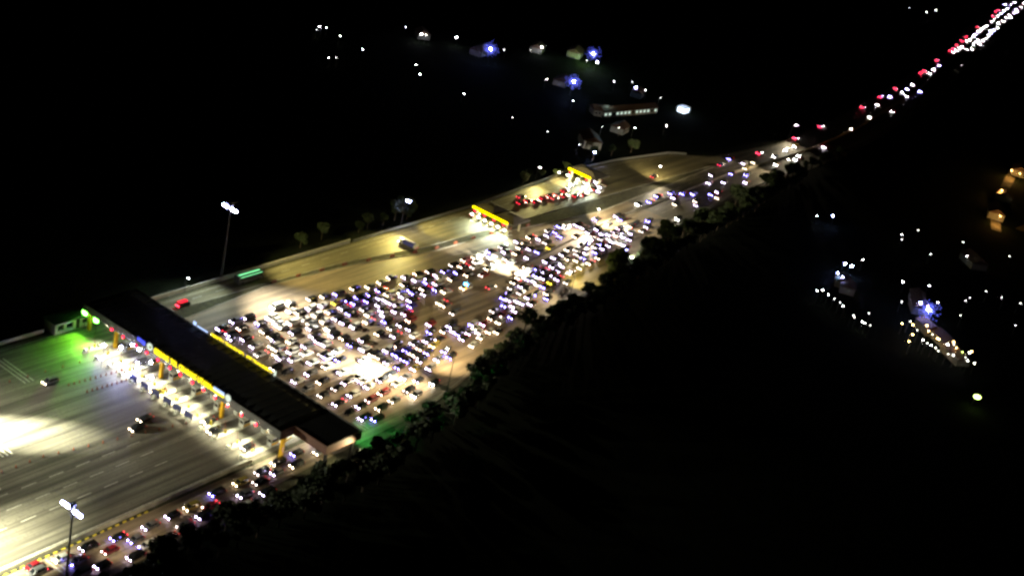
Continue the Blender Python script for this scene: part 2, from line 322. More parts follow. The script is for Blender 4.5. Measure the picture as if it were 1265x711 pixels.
for i, y in enumerate(ISL):
    f = 1 if i == 0 else 0
    o = I0 if f else copy_tree(I0); o.location = (-55, y, 0); o['label'] = f'kerbed toll island with dark bollards, {ordn(i)} from the green lit end'
    o = B0 if f else copy_tree(B0); o.location = (-54.5 - (i % 2) * 3, y, .3); o['label'] = f'white glazed toll booth under the canopy, {ordn(i)} from the green lit end'
    o = G0 if f else copy_tree(G0); o.location = (-65.4 + (i % 3) * .4, y + .2, .3); o['label'] = f'yellow barrier gate with raised arm, {ordn(i)} from the green lit end'
    o = C0 if f else copy_tree(C0); o.location = (-62.0, (ISL[i] + (ISL[i + 1] if i < 13 else -41)) / 2, 7.9); o['label'] = f'white canopy lamp above a toll lane, {ordn(i)} from the green lit end'
for i, y in enumerate(fr(29, -38, 13)):
    spot('canopy_downlight', (-62.4 , y, 7.6), (-64.5, y, 0), 27000, (1, .95, .62), 92, 1, .4)
    spot('canopy_downlight', (-50, y, 7.6), (-48, y, 0), 5000, (1, .95, .75), 140, .8, .4)
for i, (x, y) in enumerate([(-66.2, 8.9), (-66.2, 3.9), (-66.2, -.6), (-66, -5.3), (-66.2, -9.6), (-66, -14.1)]):
    t = thing('lane_screen', f'navy screen panel before a toll island, {ordn(i)} from the green lit end', 'screen panel', (x - 2.2, y, 0), 0, 'navy screen panels before the booths')
    b = MB(); b.box(-.12, .12, -1.5, 1.5, .6, 2.5); b.build('panel', M['navy'], t)
    for s in (-1.3, 1.3): b = MB(); b.box(-.06, .06, s - .06, s + .06, 0, .6); b.build('leg', M['dark'], t)
# bright work lamps over the upper lanes
for i, (x, y, z) in enumerate([(-66, 25.1, 3.2), (-70.8, 19.9, 3), (-68.8, 14.5, 3), (-69.6, 9.2, 3), (-63.3, 20.7, 4), (-61.5, 18.2, 5.5), (-61.5, 15.2, 5.5), (-62.8, 8.5, 5), (-64.5, 12, 3.5), (-66, 4, 3.2)]):
    t = thing('work_lamp', f'bluish work lamp on a pole near the upper lanes, {ordn(i)} in the cluster', 'lamp', (x, y, 0), 0, 'work lamps by the upper lanes')
    b = MB(); b.tube((0, 0, 0), (0, 0, z), .07, .06, 6); b.box(-.1, .1, -.35, .35, z, z + .4); b.build('pole', M['steel'], t)
    b = MB(); b.ball((-.2, 0, z + .2), .2, .42, .32); b.build('lamp_lens', E_['flood'], t)
    if i % 2 == 0: spot('work_lamp_beam', (x - .5, y, z + .2), (x - 9, y - 1, 0), 2600, (.7, .78, 1), 120, 1, .3)
# green floodlights
for i, (y, p) in enumerate(((40.9, 1), (35.7, 1))):
    t = thing('green_floodlight', ('green tinged floodlight at the very end of the canopy', 'green tinged floodlight beside the yellow corner column')[i], 'floodlight', (-60.5, y, 0), 0, 'green floodlights on the canopy corner')
    b = MB(); b.tube((0, 0, 0), (0, 0, 5.2), .08, .08, 6); b.build('pole', M['dark'], t)
    b = MB(); b.ball((-.3, 0, 5.3), .45, 1.15, .9); b.build('lamp_lens', E_['green'], t)
    spot('green_beam', (-61.4, y, 5.4), (-70, y - 5, 0), 24000, (.25, 1, .03), 72, .8, .5)
spot('green_beam', (-61.5, 36, 6.5), (-95, 31, 0), 6000, (.3, 1, .22), 60, 1, .5)
spot('green_beam', (-42, -50, 7), (-24, -51, 0), 26000, (.08, 1, .2), 85, 1, .4)
tf = thing('green_floodlight', 'green floodlight under the lower end of the canopy', 'floodlight', (-42.5, -51, 0)); b = MB(); b.box(-.3, .3, -.4, .4, 7.1, 7.5); b.build('lamp_lens', E_['grn'], tf)

# office by the upper end
of = thing('toll_office', 'small white toll office with dark openings beside the green floodlights', 'building', (-63, 43.5, 0))
b = MB()
for x0 in (-7.5, 1.2):
    b.box(x0, x0 + 7.5, -1.9, 3, 2.7, 3.6); b.box(x0, x0 + 7.5, -1.9, 3, 0, .9)
    for k in (0, 3.1, 6.5): b.box(x0 + k, x0 + k + 1.0, -1.9, 3, .9, 2.7)
    b.box(x0 + .05, x0 + 7.45, 1, 2.9, .9, 2.7)
b.build('wall', M['white'], of)
b = MB(); b.box(-7.9, 9.1, -2.4, 3.4, 3.6, 3.9); b.build('roof', M['dark'], of)
b = MB(); b.box(-7.6, .1, -1.2, -1.1, .9, 2.7); b.box(1.1, 8.8, -1.2, -1.1, .9, 2.7); b.build('window', M['glass'], of)

# the two smaller toll gates on the ramp
def small_gate(x, ya, yb, z, label, cols, nb, depth, oy):
    t = thing('ramp_toll_canopy', label, 'toll canopy', (x, 0, 0))
    b = MB(); n = max(1, round((ya - yb) / 9)); w_ = (ya - yb + 3) / n
    for k in range(n):
        y1 = ya + .5 - k * w_; y0 = y1 - w_
        b.loft([[(.4, y1, z - .4), (.4, y0, z - .4), (depth, y0, z - .4), (depth, y1, z - .4)], [(.4, y1, z), (.4, y0, z), (depth, y0, z), (depth, y1, z)], [(depth * .4, y1 - w_ * .35, z + 1.5), (depth * .4, y0 + w_ * .35, z + 1.5), (depth * .6, y0 + w_ * .35, z + 1.5), (depth * .6, y1 - w_ * .35, z + 1.5)]])
    b.build('roof', M['browngrey'], t)
    b = MB(); b.tube((-.3, ya, z), (-.3, yb, z), .42, .42, 10); b.build('neon_tube', E_['bar'], t)
    for y in cols:
        for xx in (1.5, depth - 1.5): b = MB(); b.box(xx - .3, xx + .3, y - .3, y + .3, 0, z - .4); b.build('column', M['white'], t)
    for k in range(nb):
        y = ya - 1 - k * (ya - yb - 1) / max(1, nb - 1)
        q = thing('toll_booth', f'{"ramp" if x < 150 else "farthest"} toll gate booth, {ordn(k)} from the dark verge', 'toll booth', (x + 2, y, 0), 0, 'booths of the ramp toll gates')
        c = MB(); c.box(-2.6, 2.6, -.75, .75, 0, .25); c.box(-1.1, 1.1, -.6, .6, .25, 1.1); c.box(-1.2, 1.2, -.7, .7, 2.1, 2.4)
        for a_ in (-1.05, .95): c.box(a_, a_ + .12, -.58, .58, 1.1, 2.1)
        c.build('cabin', M['booth'], q); c = MB(); c.box(-.9, .9, -.5, .5, 1.1, 2.1); c.build('window', M['glass'], q)
        c = MB(); c.box(-3.6, -3.2, -.35, .35, 3.2, 3.55); c.build('lamp', E_['tube'], q)
        spot('gate_downlight', (x + .2, y - 1.5, z - .6), (x - 4, y - 1.5, 0), 9000, (.85, 1, .8), 120, .8, .3)
    for k in range(4 if nb > 4 else 2):
        y = ya - 1.5 - k * (ya - yb - 3) / (3 if nb > 4 else 1)
        q = thing('lane_signal', f'red signal under the yellow tube of the {"nearer" if x < 150 else "farther"} ramp gate, {ordn(k)} from the verge', 'signal light', (x - .5, y, z - .9), 0, 'red signals of the ramp toll gates')
        c = MB(); c.box(-.1, .1, -.35, .35, -.3, .3); c.build('lamp', E_['red'], q)
small_gate(122.6, 35.6, 18.1, 6, 'ramp toll canopy with a yellow tube and two hipped brown roofs', (34, 19), 6, 12, 0)
small_gate(202.4, 42.9, 31, 6, 'farthest ramp toll canopy with a short yellow tube, above the red tail lights', (41.5, 32), 3, 12, 0)

# ================================================================ masts
def mast(x, y, h, label, banks, ax=1, name='floodlight_mast', group='floodlight masts', z0=0):
    t = thing(name, label, 'light mast', (x, y, z0), 0, group)
    b = MB(); b.tube((0, 0, 0), (0, 0, h), .42 if h > 20 else .16, .2 if h > 20 else .08, 10); b.build('pole', M['dark'], t)
    if h > 20:
        b = MB(); b.tube((0, -3.2, h + .3), (0, 3.2, h + .3), .1, .1, 6); b.tube((0, -3.2, h + .3), (0, 0, h - 2.2), .07, .07, 6); b.tube((0, 3.2, h + .3), (0, 0, h - 2.2), .07, .07, 6)
        b.tube((-2.6, 0, h + 1.6), (2.6, 0, h + 1.6), .06, .06, 6); b.box(-.5, .5, -.5, .5, h - .2, h + 1.4); b.build('lamp_frame', M['steel'], t)
    for (dx, dy) in banks:
        b = MB(); b.box(dx - .3, dx + .3, dy - .42, dy + .42, h - .3, h + .35, .1, .05); b.build('lamp_housing', M['steel'], t)
        b = MB(); b.ball((dx - .42, dy, h), .16, .40, .34, 10); b.build('lamp_lens', E_['flood'], t)
    return t
B6 = [(0, -2.9), (0, -2.0), (0, -1.1), (0, 1.1), (0, 2.0), (0, 2.9)]
mast(-144.2, -60.8, 30.5, 'tall dark mast with two white lamp banks in the near corner', B6)
mast(-3, 44.5, 26.5, 'tall slim mast with one bluish lamp bank beyond the upper ramp', B6)
def curved(x, y, h, ang, reach, label, cool=1, big=1):
    t = thing('street_lamp', label, 'street lamp', (x, y, 0), ang, 'street lamps around the queue')
    b = MB(); b.tube((0, 0, 0), (0, 0, h * .8), .16, .11, 8); b.tube((0, 0, h * .8), (reach * .5, 0, h * .97), .11, .09, 8); b.tube((reach * .5, 0, h * .97), (reach, 0, h), .09, .07, 8); b.build('pole', M['dark'], t)
    b = MB(); b.ball((reach + .35, 0, h), .6, .3, .16, 10); b.build('lamp_head', M['steel'], t)
    b = MB(); b.ball((reach + .35, 0, h - .14 * big), .45 * big, .3 * big, .12 * big, 10); b.build('lamp_lens', E_['lampw'] if not cool else E_['flood'], t)
curved(8, -45.6, 14.5, R(115), 2.4, 'tall black street lamp rising from the trees near the white pool of light', 0)
curved(104, -27, 9, R(100), 1.8, 'dark street lamp at the tree line beside the yellow gravel', 0)
curved(90, 45, 11.5, R(-80), .8, 'street lamp above bushes beyond the yellow lit ramp', 1, 1.8)
curved(187, 49.5, 7, R(-90), .8, 'short street lamp on the verge before the farthest ramp gate', 0)
curved(141, -31, 8, R(90), 1.5, 'street lamp hidden among trees where the road narrows', 0)
curved(170, 5.5, 9, R(-160), 1.5, 'street lamp standing on the median barrier where queues merge', 0)
# light pools (each comes from a mast head)
mast(-158, 47.5, 28, 'tall mast outside the upper corner of the empty plaza', B6)
mast(-172, -38.6, 28, 'tall mast at the near end of the lower concrete barrier', B6)
spot('mast_flood', (-157, 46, 27.5), (-113, 8, 0), 9500000, (1, 1, .7), 17, 1)
spot('mast_flood', (-157, 46, 27.5), (-112, 5, 0), 520000, (1, .97, .70), 54, 1)
spot('mast_flood', (-157, 46, 27.5), (-94, 10, 0), 190000, (1, .97, .76), 55, 1)
spot('mast_flood', (-171, -38, 27.5), (-142, -33, 0), 1500000, (1, 1, .68), 40, 1)
spot('mast_flood', (-171, -38, 27.5), (-112, -22, 0), 90000, (1, .93, .72), 44, 1)
spot('mast_flood', (-3, 42.5, 26), (3, 17, 0), 230000, (1, .98, .82), 64, 1)
spot('mast_flood', (-3, 42.5, 26), (0, 0, 0), 430000, (1, .88, .60), 68, 1)
spot('mast_flood', (-3, 42.5, 26), (-22, 38, 0), 70000, (.85, 1, .88), 70, 1)
spot('mast_flood', (-3, 42.5, 26), (42, 30, 0), 260000, (1, .86, .34), 62, 1)
spot('street_flood', (7.5, -43, 14.3), (-4.5, -22.5, 0), 700000, (1, .98, .78), 36, 1)
spot('street_flood', (7.5, -43, 14.3), (-4, -30, 0), 120000, (1, .82, .52), 90, 1)
spot('street_flood', (7.5, -43, 14.3), (30, -28, 0), 170000, (1, .78, .42), 70, 1)
spot('street_flood', (7.5, -43, 14.3), (-24, -33, 0), 60000, (1, .8, .4), 56, 1)
spot('street_flood', (104, -25, 8.8), (99, 0, 0), 1300000, (1, .97, .78), 30, 1)
spot('street_flood', (104, -25, 8.8), (78, -16, 0), 60000, (1, .82, .45), 95, 1)
spot('street_flood', (104, -25, 8.8), (123, -22, 0), 60000, (1, .85, .22), 66, 1)
spot('street_flood', (168, 5, 8.7), (135, 4, 0), 150000, (1, .82, .60), 80, 1)
spot('street_flood', (168, 5, 8.7), (195, 3, 0), 260000, (1, .88, .55), 100, 1)
spot('street_flood', (141, -29.5, 8), (172, -8, 0), 330000, (1, .95, .85), 40, 1)
spot('street_flood', (90, 43.5, 11.2), (84, 30, 0), 20000, (1, .82, .22), 120, 1)
spot('street_flood', (90, 43.5, 11.2), (58, 32, 0), 90000, (1, .82, .24), 90, 1)
spot('street_flood', (90, 43.5, 11.2), (114, 30, 0), 90000, (1, .82, .26), 90, 1)
spot('street_flood', (187, 48, 7), (186, 36, 0), 9000, (1, .85, .25), 130, 1)
spot('street_flood', (187, 48, 7), (156, 29, 0), 42000, (1, .85, .32), 100, 1)
spot('street_flood', (187, 48, 7), (225, 30, 0), 120000, (1, .82, .32), 80, 1)
spot('street_flood', (245, 20, 8.8), (270, 33, 0), 60000, (1, .8, .36), 100, 1)
curved(330, -8, 9, R(90), 1.5, 'street lamp beside the highway past the trees', 0)
curved(245, 22, 9, R(-90), 1.5, 'street lamp between the ramp and the highway', 0)
spot('street_flood', (330, -6, 8.8), (312, 4, 0), 60000, (1, .8, .5), 96, 1)
spot('street_flood', (245, 20, 8.8), (232, 6, 0), 26000, (1, .85, .6), 120, 1)
spot('mast_flood', (-144, -60, 30), (-114, -45, 0), 100000, (1, .84, .55), 28, 1)
spot('street_flood', (-45, -58, 7), (-62, -47, 0), 14000, (1, .9, .5), 110, 1)
curved(392, 21, 9, R(-90), 1.5, 'street lamp by the highway where the lit road fades out', 0)
spot('street_flood', (392, 19.5, 8.8), (374, 12, 0), 22000, (1, .84, .55), 84, 1)

# ================================================================ vehicles
def ring(x, hw, z0, z1, ch):   # an octagon across the car
    return [(x, -hw + ch * .5, z0), (x, hw - ch * .5, z0), (x, hw, z0 + ch), (x, hw, z1 - ch), (x, hw - ch, z1), (x, -hw + ch, z1), (x, -hw, z1 - ch), (x, -hw, z0 + ch)]
KIND = dict(   # length, half width, belt height, height, cabin start, roof start, roof end, cabin end (front at -x)
 hatchback=(3.9, .84, .92, 1.5, -1.15, -.45, 1.35, 1.85), minivan=(4.4, .86, .98, 1.72, -1.55, -.8, 1.75, 2.1), sedan=(4.5, .88, .9, 1.42, -1.1, -.35, .95, 1.6), van=(4.9, .92, 1.15, 2.0, -2.15, -1.5, 2.2, 2.4))
MESH = {}
def car_meshes(kind, paint):
    if (kind, paint) in MESH: return MESH[kind, paint]
    Ln, hw, zb, zt, c0, r0, r1, c1 = KIND[kind]; h = Ln / 2
    if ('g', kind) not in MESH:
        b = MB(); b.loft([[(c0, -hw + .06, zb), (c0, hw - .06, zb), (c1, hw - .06, zb), (c1, -hw + .06, zb)], [(r0, -hw + .2, zt - .07), (r0, hw - .2, zt - .07), (r1, hw - .2, zt - .07), (r1, -hw + .2, zt - .07)]]); gm = b.mesh('window', M['glass'])
        b = MB()
        b.tube((0, -.1, 0), (0, .1, 0), .32, .32, 12); wm = b.mesh('wheel', M['rubber'])
        b = MB(); b.tube((0, -.115, 0), (0, .115, 0), .18, .18, 8); rm = b.mesh('rim', M['steel'])
        MESH['g', kind] = (gm, wm, rm)
    gm, wm, rm = MESH['g', kind]
    b = MB()
    b.loft([ring(-h, hw - .18, .32, zb - .28, .1), ring(-h + .15, hw - .04, .24, zb - .18, .12), ring(c0, hw, .22, zb, .1), ring(c1, hw, .22, zb + .02, .1), ring(h - .12, hw - .04, .26, zb - (.02 if kind != 'sedan' else .05), .12), ring(h, hw - .14, .34, zb - .14, .1)])
    b.loft([[(r0 - .02, -hw + .19, zt - .08), (r0 - .02, hw - .19, zt - .08), (r1 + .02, hw - .19, zt - .08), (r1 + .02, -hw + .19, zt - .08)], [(r0 + .12, -hw + .27, zt), (r0 + .12, hw - .27, zt), (r1 - .1, hw - .27, zt), (r1 - .1, -hw + .27, zt)]])
    for s in (-1, 1):
        for (xa, xb) in ((c0, r0), ((r0 + r1) / 2, (r0 + r1) / 2), (c1, r1)): b.tube((xa, s * (hw - .05), zb - .02), (xb, s * (hw - .19), zt - .05), .045, .04, 4)
        b.box(c0 + .25, c0 + .45, s * (hw + .12) - .08, s * (hw + .12) + .08, zb + .02, zb + .18)
    MESH[kind, paint] = (b.mesh('body', PAINT[paint]), gm, wm, rm); return MESH[kind, paint]
def hl_mesh(key):
    if ('h', key) not in MESH:
        b = MB(); b.ball((0, 0, 0), .09, .19, .13, 8, 4); MESH['h', key] = b.mesh('headlight', E_[key] if key in E_ else M[key])
    return MESH['h', key]
def tl_mesh(key):
    if ('t', key) not in MESH:
        b = MB(); b.box(-.02, .012, -.16, .16, -.12, .12); MESH['t', key] = b.mesh('taillight', E_[key]); 
    return MESH['t', key]
def make_car(kind, paint, light, brake, detail):
    r = link('car', None); bm_, gm, wm, rm = car_meshes(kind, paint); Ln, hw, zb, zt = KIND[kind][:4]; h = Ln / 2
    link('body', bm_, r); link('window', gm, r)
    if detail:
        for sx in (-h + .8, h - .8):
            for sy in (-1, 1):
                o = link('wheel', wm, r, (sx, sy * (hw - .08), .32)); link('rim', rm, o)
    for sy in (-1, 1):
        link('headlight', hl_mesh(light), r, (-h - .02, sy * (hw - .22), .68))
        link('taillight', tl_mesh(brake), r, (h + .01, sy * (hw - .2), .82))
    return r
